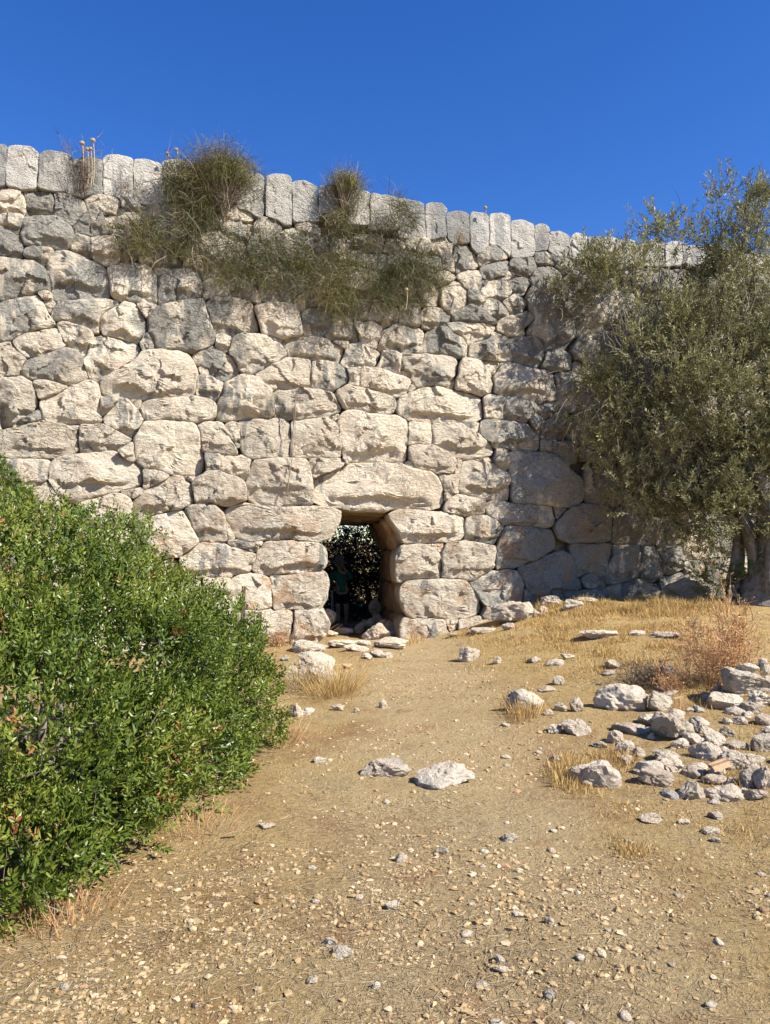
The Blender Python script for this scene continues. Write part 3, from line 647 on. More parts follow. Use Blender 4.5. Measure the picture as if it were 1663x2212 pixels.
def stone_mesh(C2, B2, depth, seed, flat, protr, underside):
    """C2 centre (u,v), B2 outline points (u,v); a hewn block: faceted face, worn edges, sides running back into the wall"""
    n = len(B2); r = np.random.default_rng(seed)
    rad = np.linalg.norm(B2 - C2, axis=1); size = rad.mean()
    edge = min(0.034, 0.13 * size) * (0.5 if flat else r.uniform(0.7, 1.25))
    en = vnoise(np.column_stack([B2 * 7.0, np.full(n, seed * 0.37)]), seed % 41); edge = np.r_[edge, np.tile(edge * (1 + 0.75 * en), len(np.r_[0.1, np.linspace(0.19, 0.82, 10), 0.88, 0.925, 0.955, 0.98, 0.993, 1.0]))]
    ts = np.r_[0.1, np.linspace(0.19, 0.82, 10), 0.88, 0.925, 0.955, 0.98, 0.993, 1.0]
    rings = [C2 + (B2 - C2) * t for t in ts]
    UV = np.vstack([C2[None]] + rings); tt = np.r_[0.0, np.repeat(ts, n)]
    rl = np.r_[size, np.tile(rad, len(ts))]
    din = (1 - tt) * rl
    ext = np.abs(B2 - C2).max(0)
    rel = (UV - C2)
    amp = 0.02 if flat else 0.055 * min(1.6, size / 0.3)
    w = np.full(len(UV), 1e9)
    for k in range(5 if not flat else 3):
        a = r.uniform(0, 2 * np.pi); sl = r.uniform(0.05, 0.30) * (0.2 if flat else 1)
        w = np.minimum(w, amp * r.uniform(0.2, 1.2) - sl * (rel @ np.array([np.cos(a), np.sin(a)])) + (0.0 if k else 0.0))
    if underside > 0:                               # the lower edge falls back, as rough blocks do
        vcut = -ext[1] * r.uniform(0.25, 0.6)
        wave = 0.18 * ext[1] * vnoise(np.stack([rel[:, 0] / max(ext[0], .05) * 2.2, rel[:, 0] * 0, rel[:, 0] * 0 + seed], -1), seed)
        sd_ = rel[:, 1] - vcut + wave; w = w - np.where(underside > 0.5, 0.075, 0.04) * ss(0.012, -0.022, sd_) * ss(1.0, 0.5, np.abs(rel[:, 0]) / max(ext[0], .05))
        w = np.minimum(w, amp * 0.9 + underside * sd_)
    w = np.clip(w, -0.22, 0.16)
    e = np.clip(1 - din / edge, 0, 1)
    w = w - edge * 0.9 * (1 - np.sqrt(np.clip(1 - e * e, 0, 1)))
    bulge = 0 if flat else 0.03 * size * (1 - (tt ** 2))
    w = w + bulge + protr
    q = np.stack([UV[:, 0], UV[:, 1], np.zeros(len(UV))], -1)
    f = 1.0 if not flat else 0.4
    w = w + f * (0.012 * fbm(q * 7.5, seed % 97, 4, 0.6) + 0.014 * np.abs(fbm(q * 3.3, seed % 89 + 5, 3)) + 0.010 * fbm(q * 19, seed % 31, 2))
    nf = int(np.clip(size * size * 120, 4, 16)); ctr = C2 + r.uniform(-1, 1, (nf, 2)) * ext; sl2 = r.normal(0, 0.10, (nf, 2)); hh_ = r.normal(0, 0.006, nf)
    wob = 0.035 * np.stack([vnoise(q * 8, 3), vnoise(q * 8, 4)], -1)
    ni = np.argmin(((UV + wob)[:, None, :] - ctr[None]) @ np.diag([1.0, 1.5]) @ np.ones((2, 1)) * 0 + (((UV + wob)[:, None, :] - ctr[None]) ** 2).sum(-1, keepdims=True), axis=1)[:, 0]
    w = w + f * np.clip(hh_[ni] + (sl2[ni] * (UV - ctr[ni])).sum(1), -0.05, 0.05)
    jit = 0.010 * vnoise(q * 9, seed % 53)[:, None] * (tt ** 2)[:, None]
    UV = UV + jit * np.array([1.0, -1.0])
    V = np.column_stack([UV, w])
    wl_ = V[-n:, 2]; last = V[-n:]
    dd = []
    for L in (0.08, 0.25, depth):
        z = last.copy(); k = 0.985 if L > 0.1 else 0.998
        z[:, :2] = C2 + (z[:, :2] - C2) * k; z[:, 0] += 0.214 * L; z[:, 2] = np.minimum(wl_, 0.05) - 0.976 * L; dd.append(z)
    V = np.vstack([V] + dd)
    m = len(ts) + 3; j = np.arange(n); k = (j + 1) % n
    F = [np.stack([np.zeros(n, int), 1 + j, 1 + k, 1 + k], -1)]
    T = np.stack([np.zeros(n, int), 1 + j, 1 + k], -1)
    Q4 = []
    for a in range(m - 1):
        o1 = 1 + a * n; o2 = o1 + n
        Q4.append(np.stack([o1 + j, o2 + j, o2 + k, o1 + k], -1))
    Q4 = np.vstack(Q4)
    Q3 = np.vstack([Q4[:, [0, 1, 2]], Q4[:, [0, 2, 3]], T])
    bk = len(V); V = np.vstack([V, V[-n:].mean(0)]); o2 = 1 + (m - 1) * n
    Q3 = np.vstack([Q3, np.stack([o2 + k, o2 + j, np.full(n, bk)], -1)[:, ::-1]])
    return V, Q3
cnt = 0
flat_own = own.ravel(); order = np.argsort(flat_own, kind='stable'); sorted_own = flat_own[order]
for k in range(nst):
    i0, i1 = np.searchsorted(sorted_own, [k, k + 1]); sel = order[i0:i1]
    area = len(sel)
    if area < (14 if k < len(S) else 500): continue
    ys, xs = np.divmod(sel, RW); c = np.array([xs.mean(), ys.mean()])
    if own[int(c[1]), int(c[0])] != k:
        i = np.argmin((xs - c[0]) ** 2 + (ys - c[1]) ** 2); c = np.array([xs[i], ys[i]], float)
    size = math.sqrt(area); n = 62 if size > 45 else (44 if size > 22 else 26)
    th = np.linspace(0, 2 * np.pi, n, endpoint=False); rr = np.arange(0.5, 260, 0.5)
    X = np.clip((c[0] + np.outer(np.cos(th), rr)).round().astype(int), 0, RW - 1); Y = np.clip((c[1] + np.outer(np.sin(th), rr)).round().astype(int), 0, RH - 1)
    out_ = own[Y, X] != k
    first = np.where(out_.any(1), out_.argmax(1), len(rr) - 1); rad = rr[first]
    rad = (np.roll(rad, 1) + 5 * rad + np.roll(rad, -1)) / 7.0
    rad = np.maximum(rad - (0.55 if S[k][0] == 'A' else 0.35) if k < len(S) else rad - 0.6, 1.0)
    bx = c[0] + np.cos(th) * rad; by = c[1] + np.sin(th) * rad
    to_full = lambda x, y: ((x * RS + RX0) / 1.80878, (y * RS + RY0) / 1.80878)
    B2 = np.array([wall_uv(*to_full(x, y)) for x, y in zip(bx, by)]); C2 = wall_uv(*to_full(*c))
    if np.cross(B2[1] - B2[0], B2[0] - C2) > 0: pass
    B2 = B2[::-1]
    flag = S[k][0] if k < len(S) else 'S'; r = np.random.default_rng(1000 + k)
    flat = flag == 'A'
    small = size < 26
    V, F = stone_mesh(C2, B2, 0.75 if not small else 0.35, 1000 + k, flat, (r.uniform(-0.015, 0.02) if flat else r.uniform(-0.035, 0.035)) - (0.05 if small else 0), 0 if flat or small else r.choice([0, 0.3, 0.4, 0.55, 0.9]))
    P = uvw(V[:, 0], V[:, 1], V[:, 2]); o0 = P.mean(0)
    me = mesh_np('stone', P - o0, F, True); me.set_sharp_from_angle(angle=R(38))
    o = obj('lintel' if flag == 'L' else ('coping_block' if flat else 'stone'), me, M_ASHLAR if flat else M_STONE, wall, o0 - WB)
    cfx, cfy = to_full(*c)
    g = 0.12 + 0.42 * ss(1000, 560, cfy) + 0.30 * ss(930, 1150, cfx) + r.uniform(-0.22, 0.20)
    g += 0.30 * ss(1030, 1120, cfx) * ss(820, 900, cfy)  # lower right greyed further, putting the olive's shadow into the stone colour
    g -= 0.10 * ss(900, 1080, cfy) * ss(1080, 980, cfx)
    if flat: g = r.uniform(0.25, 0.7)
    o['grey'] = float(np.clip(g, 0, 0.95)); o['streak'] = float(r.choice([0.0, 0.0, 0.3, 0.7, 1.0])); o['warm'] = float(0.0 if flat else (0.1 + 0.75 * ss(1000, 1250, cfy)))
    if flag == 'L': o['label'] = 'huge lintel block bridging the gateway'
    cnt += 1
print('wall stones', cnt, 'traced', len(S), 'fill', len(seeds))

# stones that line the passage: rounded blocks between eight corners
def hexa(c8, seed, n=12, rough=0.055):
    g = np.linspace(-1, 1, n); V = []; F = []; idx = {}
    def vid(p):
        q = tuple(np.round(p, 5))
        if q not in idx: idx[q] = len(V); V.append(p)
        return idx[q]
    for ax in range(3):
        for sgn in (-1, 1):
            for i in range(n - 1):
                for j in range(n - 1):
                    f = []
                    for (a, b_) in ((g[i], g[j]), (g[i + 1], g[j]), (g[i + 1], g[j + 1]), (g[i], g[j + 1])):
                        p = np.zeros(3); p[ax] = sgn; p[(ax + 1) % 3] = a; p[(ax + 2) % 3] = b_; f.append(vid(p))
                    F.append(f if sgn > 0 else f[::-1])
    q = np.array(V); q = q / (np.sum(np.abs(q) ** 9, 1) ** (1 / 9.0))[:, None]
    t = (q + 1) / 2; c = np.asarray(c8, float).reshape(2, 2, 2, 3); P = 0
    for a in (0, 1):
        for b_ in (0, 1):
            for d in (0, 1):
                P = P + (np.where(a, t[:, 0], 1 - t[:, 0]) * np.where(b_, t[:, 1], 1 - t[:, 1]) * np.where(d, t[:, 2], 1 - t[:, 2]))[:, None] * c[a, b_, d]
    ctr = P.mean(0); dr = unit(P - ctr)
    P = P + dr * (rough * fbm(P * 4 + seed, seed, 3) + 0.4 * rough * fbm(P * 13, seed + 3, 2))[:, None]
    F = np.array(F); return P, np.vstack([F[:, [0, 1, 2]], F[:, [0, 2, 3]]])
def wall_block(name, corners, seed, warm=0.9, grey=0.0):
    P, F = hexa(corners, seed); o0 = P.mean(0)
    o = obj(name, mesh_np(name, P - o0, F), M_STAIN_SHADE, wall, o0 - WB); o['grey'] = grey; o['streak'] = 0.0; o['warm'] = warm; return o
def prism(fl, fr, y0, y1, z0, z1, x2l, x2r):
    """corners of a block whose left/right edges shift from front to back"""
    return [[[(fl, y0, z0), (fl, y0, z1)], [(x2l, y1, z0), (x2l, y1, z1)]], [[(fr, y0, z0), (fr, y0, z1)], [(x2r, y1, z0), (x2r, y1, z1)]]]
RIN = [(0.21, 13.05), (0.10, 13.7), (-0.02, 14.7), (-0.09, 15.9), (-0.11, 17.4)]       # inner edge of the right side, front to back
LIN = [(-1.08, 12.75), (-1.2, 13.5), (-1.4, 14.6), (-1.6, 15.9), (-1.75, 17.4)]
rows = [(-0.45, 0.36), (0.37, 0.88), (0.89, 1.46), (1.47, 1.98)]
sdn = 0
for side in (0, 1):
    for ri, (z0, z1) in enumerate(rows):
        for s in range(4):
            (xa, ya), (xb, yb) = (RIN if side else LIN)[s], (RIN if side else LIN)[s + 1]
            j = random.uniform(-0.035, 0.035); lean = (-0.22 * (z0 - 1.2) if (side and ri == 3) else 0)
            if side: c = prism(xa + j, xa + 0.6, ya + 0.01, yb - 0.01, z0, z1, xb + j, xb + 0.6)
            else: c = prism(xa - 1.1, xa + j, ya + 0.01, yb - 0.01, z0, z1, xb - 1.1, xb + j)
            c = np.array(c, float).copy()
            if side and ri == 3: c[0, :, 1, 0] -= 0.24; c[0, :, 0, 0] -= 0.02
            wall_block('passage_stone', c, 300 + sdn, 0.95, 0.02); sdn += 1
for (y0, y1, zb, xl) in ((13.1, 13.75, 2.04, 0), (13.8, 14.4, 1.99, -0.1), (14.45, 15.3, 1.97, -0.2), (15.35, 16.3, 1.98, -0.25), (16.35, 17.4, 1.99, -0.3)):  # rear slabs and longer passage added to put the person in the dark
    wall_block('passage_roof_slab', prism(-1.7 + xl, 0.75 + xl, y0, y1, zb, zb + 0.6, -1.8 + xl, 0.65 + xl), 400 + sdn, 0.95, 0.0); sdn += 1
# rubble heart of the wall behind the face blocks
M_CORE = simple_mat('rubble_core', [(0.3, (0.16, 0.12, 0.085)), (0.7, (0.30, 0.24, 0.17))], 0.95, 3, attr=False, bump=(5, 0.12, (1, 1, 1)))
def uof(x, y): return float(np.dot(np.array([x, y, 0]) - W0, WD))
UL, UR = wall_uv(668, 1200)[0], wall_uv(905, 1200)[0]
core = Bag()
def core_box(u0, u1, v0, v1, wf=-0.30, wb=-5.0):
    sh = 0.2
    c = []
    for (w, s) in ((wf, 0.214 * 0.3), (wb, 0.95)):
        for u in (u0, u1):
            for v in (v0, v1): c.append(uvw([u + s], [v], [w])[0])
    core.add(c, np.array([[0, 1, 3, 2], [4, 6, 7, 5], [0, 4, 5, 1], [2, 3, 7, 6], [1, 5, 7, 3], [0, 2, 6, 4]]))
core_box(-3.5, UL - 0.45, -0.8, 6.92); core_box(UR + 0.35, 20.0, -0.8, 6.92); core_box(UL - 0.449, UR + 0.349, 2.35, 6.92)
core_me = core.mesh('wall_core', False); core_o = obj('wall_core', core_me, M_CORE, wall, -WB)

# ------------------------------------------------------------------ loose rocks
def ico(sub):
    bm = bmesh.new(); bmesh.ops.create_icosphere(bm, subdivisions=sub, radius=1.0)
    V = np.array([v.co[:] for v in bm.verts]); F = np.array([[v.index for v in f.verts] for f in bm.faces]); bm.free(); return unit(V), F
ICO = {k: ico(k) for k in (1, 2, 3, 4)}
def rock_shape(seed, sub=4, planes=13, rough=0.05, squash=0.0):
    D, F = ICO[sub]; r = np.random.default_rng(seed)
    n = unit(r.normal(size=(planes, 3))); d = r.uniform(0.62, 1.0, planes)
    c = D @ n.T; rad = np.where(c > 0.08, d / np.maximum(c, 0.08), 9.0)
    k = 42.0; rr = -np.log(np.exp(-k * np.minimum(rad, 3)).sum(1)) / k          # soft minimum: worn arrises
    P = D * np.minimum(rr, 1.35)[:, None]
    P = P + D * (1.3 * rough * fbm(P * 2.6 + seed, seed % 71, 4) + 0.8 * rough * np.abs(fbm(P * 6 + seed, seed % 37, 3)))[:, None]
    lo, hi = P.min(0), P.max(0); P = (P - (lo + hi) / 2) / ((hi - lo) / 2)      # unit half extents
    return P, F
TILE = {'Z': (1800, 2300, 1208 / 1663.0), 'G': (1100, 2000, 900 / 1663.0), 'B': (1000, 2900, 1200 / 1663.0), 'R': (1900, 1400, 1108 / 1663.0), 'T': (1400, 1700, 800 / 1663.0), 'F': (0, 0, 3008 / 1663.0)}
def tofull(t, x, y):
    ox, oy, s = TILE[t]; return (ox + x * s) * 1663 / 3008.0, (oy + y * s) * 1663 / 3008.0
rock_n = 0
rock_spots = []
def rock(t, cx, yt, yb, w, grey, warm, label, name='rock', mat=None, yaw=None, depth=0.75, tilt=0.0, Y=None, cat='rock', seed=None, lift=0.0, group=None):
    global rock_n
    rock_n += 1; sd = seed or 500 + rock_n
    fx_, f1 = tofull(t, cx, yt); _, f2 = tofull(t, cx, yb); s = TILE[t][2] * 1663 / 3008.0
    if Y is None: p = gp(fx_, f2 - 0.12 * (f2 - f1))
    else: p = pt(fx_, f2, Y)
    Yd = p[1]; W = 1.08 * w * s * Yd / FPX; H = (f2 - f1) * Yd / FPX
    ang = math.atan2(CAMZ - p[2], Yd); D = W * depth
    Hh = max((H - D * math.sin(ang) * 0.5) / math.cos(ang), 0.28 * W if H > 0.3 * W else 0.16 * W)
    P, F = rock_shape(sd, 4 if w * s > 26 else 3, planes=random.choice([7, 8, 9, 11]), rough=0.10)
    a = yaw if yaw is not None else random.uniform(-0.3, 0.3)
    tilt = tilt or random.uniform(-0.22, 0.22) * min(1.0, 1.6 * Hh / W)
    P = P * np.array([W / 2, D / 2, Hh * 0.62])
    ca, sa = math.cos(a), math.sin(a); ct, st_ = math.cos(tilt), math.sin(tilt)
    P = P @ np.array([[ct, 0, -st_], [0, 1, 0], [st_, 0, ct]]).T @ np.array([[ca, -sa, 0], [sa, ca, 0], [0, 0, 1]]).T
    o = obj(name, mesh_np(name, P, F, False), mat or M_ROCK, None, (p[0], p[1] + D * 0.32, p[2] + Hh * 0.32 + lift))
    o['grey'] = grey * 0.5; o['warm'] = warm; o['streak'] = 0.0
    tag(o, label, cat, group)
    rock_spots.append((p[0], p[1] + D * 0.32, W / 2))
    return o
RK = [
 ('Z', 355, 540, 668, 210, .75, .0, 'rounded grey boulder with dry grass at its foot beside the path'),
 ('Z', 885, 518, 675, 262, .15, .0, 'biggest pale rounded boulder standing alone on the dry grass'),
 ('Z', 627, 590, 672, 66, .2, .1, 'small upright pale block just left of the biggest boulder'),
 ('Z', 540, 612, 666, 74, .2, .2, 'low broken pale stone between the grey boulder and the upright block'),
 ('Z', 1085, 556, 668, 116, .3, .0, 'pale egg shaped boulder just right of the biggest boulder'),
 ('Z', 512, 728, 782, 86, .3, .1, 'low wedge stone touching the left of the folded white slab'),
 ('Z', 628, 704, 798, 152, .12, .0, 'folded white slab stone lying near the path edge'),
 ('Z', 916, 720, 788, 168, .05, .0, 'long flat white slab below the biggest boulder'),
 ('Z', 1168, 664, 840, 205, .55, .25, 'big angular brown grey boulder in the middle of the rubble'),
 ('Z', 1085, 668, 752, 95, .4, .0, 'grey slab leaning behind the angular brown boulder'),
 ('Z', 755, 818, 862, 88, .15, .25, 'small low stone left of the tan wedge'),
 ('Z', 840, 765, 838, 90, .0, .7, 'tan orange wedge stone beside the grey white block'),
 ('Z', 890, 818, 898, 98, .45, .0, 'grey white block leaning in front of the tan wedge'),
 ('Z', 965, 855, 908, 68, .0, .5, 'small pinkish stone right of the grey white block'),
 ('Z', 1120, 878, 932, 152, .3, .7, 'flat brown slab half buried behind the white round stone'),
 ('Z', 1142, 898, 1002, 142, .05, .0, 'white rounded stone in front of the brown half buried slab'),
 ('Z', 735, 930, 1085, 250, .45, .35, 'wide low outcrop of rough rock sunk in yellow grass'),
 ('Z', 1060, 975, 1072, 188, .25, .2, 'sharp edged slab lying at the front of the rubble'),
 ('Z', 1335, 828, 935, 156, .1, .4, 'pinkish white block left of the broken tan stone'),
 ('Z', 1375, 758, 852, 112, .3, .1, 'pointed grey stone leaning above the pinkish block'),
 ('Z', 1305, 718, 782, 104, .2, .0, 'thin pale slab sloping off the angular brown boulder'),
 ('Z', 1492, 808, 868, 142, .2, .25, 'long low pale stone right of the pointed grey stone'),
 ('Z', 1420, 850, 902, 92, .4, .0, 'small grey slab wedged between pinkish and tan stones'),
 ('Z', 1482, 868, 984, 152, .0, .85, 'broken tan orange stone with jagged top'),
 ('Z', 1585, 888, 962, 116, .4, .2, 'grey stone behind the dark grey pointed stone'),
 ('Z', 1572, 938, 1078, 118, .85, .0, 'dark grey pointed stone at the right of the rubble'),
 ('Z', 1645, 958, 1092, 100, .2, .6, 'tan boulder cut by the right edge of the picture'),
 ('Z', 1455, 1012, 1070, 62, .05, .0, 'small white stone in front of the curved tile fragment'),
 ('Z', 1435, 1058, 1152, 200, .05, .75, 'flat tan slab at the bottom of the rubble'),
 ('Z', 1598, 1074, 1142, 122, .45, .0, 'flat grey stone at the bottom right of the rubble'),
 ('Z', 1525, 1068, 1106, 54, .2, .3, 'little stone between the tan slab and the flat grey stone'),
 ('Z', 1635, 788, 890, 118, .2, .2, 'pale boulder by the right edge above the dark grey stone'),
 ('Z', 1650, 748, 802, 60, .3, .0, 'small pale stone behind the pale boulder at the right edge'),
 ('Z', 1440, 738, 802, 86, .2, .5, 'small pinkish stone alone on straw under the rock pile'),
 ('Z', 1440, 560, 668, 192, .5, .1, 'lower left grey boulder of the rock pile'),
 ('Z', 1590, 608, 675, 126, .55, .1, 'lower middle grey stone of the rock pile'),
 ('Z', 1645, 674, 738, 96, .6, .0, 'grey stone at the foot of the rock pile by the right edge'),
 ('Z', 1292, 628, 672, 64, .2, .5, 'small pink stone left of the rock pile'),
 ('Z', 1145, 430, 522, 82, .05, .75, 'tan upright stone with rounded top by the dry shrub'),
 ('Z', 1118, 408, 452, 92, .45, .0, 'grey flat stone behind the tan upright stone'),
 ('Z', 1098, 514, 552, 84, .6, .0, 'grey slab standing behind the egg shaped boulder'),
 ('Z', 1132, 548, 584, 92, .45, .0, 'thin grey slab touching the top of the egg shaped boulder'),
 ('Z', 396, 364, 402, 72, .15, .1, 'left stone of two small white stones on the yellow grass'),
 ('Z', 510, 377, 417, 92, .1, .1, 'right stone of two small white stones on the yellow grass'),
 ('Z', 580, 348, 382, 78, .25, .2, 'flat speckled stone above the two small white stones'),
 ('Z', 832, 384, 432, 84, .1, .3, 'white stone in the middle of the yellow grass'),
 ('Z', 805, 438, 470, 68, .0, .7, 'small reddish stone below the white stone in the grass'),
 ('Z', 530, 468, 524, 60, .3, .2, 'small two lobed stone above the path edge'),
 ('Z', 468, 526, 558, 92, .3, .3, 'low flat stone behind the rounded grey boulder'),
 ('Z', 755, 216, 272, 196, .75, .0, 'long low grey outcrop in yellow grass near the wall foot'),
 ('Z', 958, 222, 252, 96, .7, .0, 'small grey slab between the two grey outcrops'),
 ('Z', 1112, 232, 268, 166, .7, .0, 'smooth flat grey outcrop left of the dry shrub'),
 ('Z', 125, 205, 243, 124, .3, .0, 'long flat white stone in grass near the gate corner'),
 ('Z', 202, 364, 408, 50, .3, .2, 'small lumpy stone at the right border of the path'),
 ('Z', 48, 316, 398, 104, .0, .9, 'rusty orange angular chunk lying on the path'),
 ('Z', 1032, 1213, 1272, 112, .2, .3, 'pointed flat stone alone below the rubble'),
 ('Z', 1356, 1284, 1328, 88, .2, .2, 'flat stone in straw, upper of two near the lower right'),
 ('Z', 1376, 1334, 1372, 54, .15, .2, 'flat stone in straw, lower of two near the lower right'),
 ('Z', 265, 1313, 1368, 84, .5, .1, 'grey tilted stone in the gravel with a dark shadow'),
 ('Z', 470, 648, 686, 50, .2, .4, 'little stone at the right foot of the rounded grey boulder'),
 ('Z', 515, 893, 934, 68, .15, .2, 'small white stone at the left border of the outcrop'),
 ('Z', 1030, 774, 816, 48, .2, .1, 'little pale stone left of the angular brown boulder'),
 ('Z', 1208, 1238, 1272, 62, .2, .2, 'small flat stone right of the pointed flat stone'),
 ('Z', 295, 68, 192, 226, .65, .1, 'large grey white rock lying against the wall foot right of the gate'),
 ('Z', 410, 114, 158, 50, .1, .1, 'white cube shaped stone beside the large rock at the wall foot'),
 ('Z', 446, 94, 133, 52, .1, .1, 'small pale stone by the wall, right of the white cube stone'),
 ('Z', 255, 184, 226, 70, .5, .1, 'grey stone just below the large rock at the wall foot'),
 ('R', 510, 1408, 1475, 120, .6, .1, 'flat grey stone on the ground under the shaded wall'),
 ('R', 600, 1400, 1440, 130, .5, .2, 'thin flat slab at the foot of the shaded wall'),
 ('R', 390, 1390, 1460, 140, .4, .5, 'speckled stone at the wall foot right of the large rock'),
 ('R', 960, 1370, 1410, 150, .4, .2, 'flat stones in shade left of the fallen boulder'),
 ('R', 1100, 1372, 1410, 110, .4, .2, 'white flat stone directly under the fallen boulder'),
 ('B', 690, 85, 205, 245, .95, .1, 'rounded grey rock in the path, left of two'),
 ('B', 1025, 145, 245, 300, .85, .2, 'ridged grey rock in the path, right of two'),
 ('B', 345, 78, 112, 66, .1, .5, 'small tan flat stone left of the rounded path rock'),
 ('B', 55, 436, 472, 86, .1, .5, 'flat tan stone near the shrub at the left of the path'),
 ('B', 1372, 492, 544, 72, .55, .0, 'dark edged grey stone standing in the gravel'),
 ('B', 1010, 562, 612, 74, .0, .4, 'cream stone in the middle of the path'),
 ('B', 786, 598, 656, 64, .15, .4, 'squarish stone left of the cream stone on the path'),
 ('B', 738, 862, 914, 76, .05, .0, 'bright white angular stone in the middle foreground'),
 ('B', 470, 1112, 1178, 110, .3, .2, 'flat grey stone sunk in the foreground dust'),
 ('B', 400, 1062, 1112, 64, .3, .3, 'striped small stone in the left foreground dust'),
 ('B', 1330, 1212, 1256, 86, .1, .3, 'pale stone in a cluster of chips in the right foreground'),
 ('B', 1228, 1298, 1330, 70, .1, .6, 'tan chip below the foreground chip cluster'),
 ('B', 1325, 1150, 1200, 52, .2, .3, 'upright chip above the foreground chip cluster'),
 ('B', 300, 1270, 1312, 66, .0, .7, 'tan stone in the lower left foreground'),
 ('B', 650, 1300, 1342, 48, .3, .2, 'grey chip beside a white chip near the bottom'),
 ('B', 1590, 945, 985, 56, .1, .3, 'flat pale chip at the right of the foreground'),
 ('B', 1425, 916, 950, 60, .1, .5, 'tan pointed chip in bare red soil'),
 ('G', 672, 808, 935, 196, .0, .35, 'big white block lying in the gateway'),
 ('G', 776, 836, 918, 86, .1, .8, 'tan stone leaning on the white block in the gateway'),
 ('G', 795, 905, 998, 250, .1, .35, 'flat slab in front of the gateway at the right jamb'),
 ('G', 560, 802, 880, 68, .1, .5, 'pale stone left of the white block in the gateway'),
 ('G', 470, 1092, 1136, 74, .0, .0, 'small terracotta red stone on the path before the gate'),
 ('G', 245, 1010, 1170, 260, .55, .1, 'grey cracked outcrop below the left jamb'),
 ('G', 285, 1110, 1262, 220, .35, .1, 'pale outcrop with dry grass growing at its foot'),
 ('G', 190, 930, 1030, 250, .3, .2, 'layered white rock at the foot of the left jamb'),
 ('G', 105, 1382, 1492, 100, .05, .2, 'white upright stone at the edge of the shrub'),
 ('G', 190, 1412, 1472, 90, .1, .5, 'tan low stone beside the white upright stone'),
 ('G', 400, 1382, 1440, 90, .1, .5, 'flat tan stone under the dry grass tuft'),
 ('G', 735, 1355, 1425, 66, .05, .2, 'squarish white stone on the path below the gate'),
 ('G', 540, 1412, 1452, 44, .0, .5, 'small cream stone beside the grass tuft'),
 ('G', 75, 1108, 1180, 92, .0, .9, 'orange red stone at the border of the shrub'),
 ('G', 155, 1130, 1195, 80, .1, .4, 'white stone right of the orange red stone'),
 ('G', 120, 1065, 1118, 70, .0, .8, 'pinkish stone above the orange red stone'),
 ('G', 20, 1035, 1080, 60, .7, .0, 'grey round stone half hidden by the shrub'),
 ('G', 440, 920, 985, 210, .0, .5, 'wide flat tan slab on the threshold'),
 ('G', 590, 925, 968, 110, .0, .6, 'small tan slab in front of the white block'),
 ('G', 540, 958, 1010, 180, .05, .5, 'thin pale slab below the threshold'),
 ('G', 680, 990, 1058, 130, .05, .4, 'low white stone left of the front slab'),
 ('G', 610, 1020, 1066, 90, .1, .4, 'small low stone on the threshold path'),
 ('G', 760, 1012, 1055, 80, .05, .4, 'small white stone just before the front slab'),
 ('G', 350, 850, 905, 110, .1, .5, 'pale stone at the base of the left jamb inside the gate'),
 ('G', 450, 835, 890, 120, .1, .6, 'tan step stone in the gate beside the left jamb'),
 ('G', 1245, 868, 905, 90, .1, .4, 'flat stone at the foot of the right jamb'),
 ('G', 1455, 835, 882, 160, .25, .0, 'long white stone in the grass right of the gate'),
]
for a in RK:
    m = M_TERRA if 'terracotta' in a[7] else None
    rock(*a, mat=m)
# the pile at the right: stones resting on each other
rock('Z', 1565, 432, 560, 248, .55, .05, 'large grey slab on top of the rock pile', Y=gp(*tofull('Z', 1565, 640))[1], lift=0.02)
rock('Z', 1622, 540, 628, 130, .35, .1, 'pale pointed stone under the top slab of the rock pile', Y=gp(*tofull('Z', 1622, 655))[1])
rock('Z', 1560, 392, 446, 118, .3, .1, 'flat pale stone lying on the top slab of the rock pile', Y=gp(*tofull('Z', 1565, 610))[1])
rock('Z', 1640, 368, 448, 60, .1, .0, 'white upright stone topmost of the rock pile', Y=gp(*tofull('Z', 1640, 612))[1])
rock('Z', 1402, 508, 572, 86, .3, .1, 'small slab at the left side of the rock pile', Y=gp(*tofull('Z', 1402, 600))[1])
rock('R', 1205, 1238, 1392, 262, .65, .0, 'huge tilted grey boulder fallen at the wall foot under the olive', Y=13.25, lift=-0.05, tilt=0.3)
# stones lying inside the passage
rock('G', 672, 615, 722, 100, .1, .4, 'tan stone in the passage against the right side', Y=14.9)
rock('G', 325, 688, 796, 124, .5, .1, 'grey rounded stone just behind the left jamb', Y=13.3)
rock('G', 690, 728, 800, 70, .1, .5, 'stone in the passage under the tan stone', Y=14.3)
rock('G', 640, 758, 815, 84, .1, .4, 'small stone in the passage behind the white block', Y=13.9)
rock('G', 785, 778, 850, 74, .0, .8, 'reddish stone against the right jamb', Y=13.3)
rock('G', 600, 768, 818, 60, .1, .4, 'small stone left in the rubble inside the passage', Y=14.4)
rock('G', 735, 770, 830, 64, .1, .5, 'small stone between the passage rubble and the reddish stone', Y=13.5)
for i_, o_ in enumerate([o for o in bpy.data.objects if o.name.startswith('rock')]):
    pass
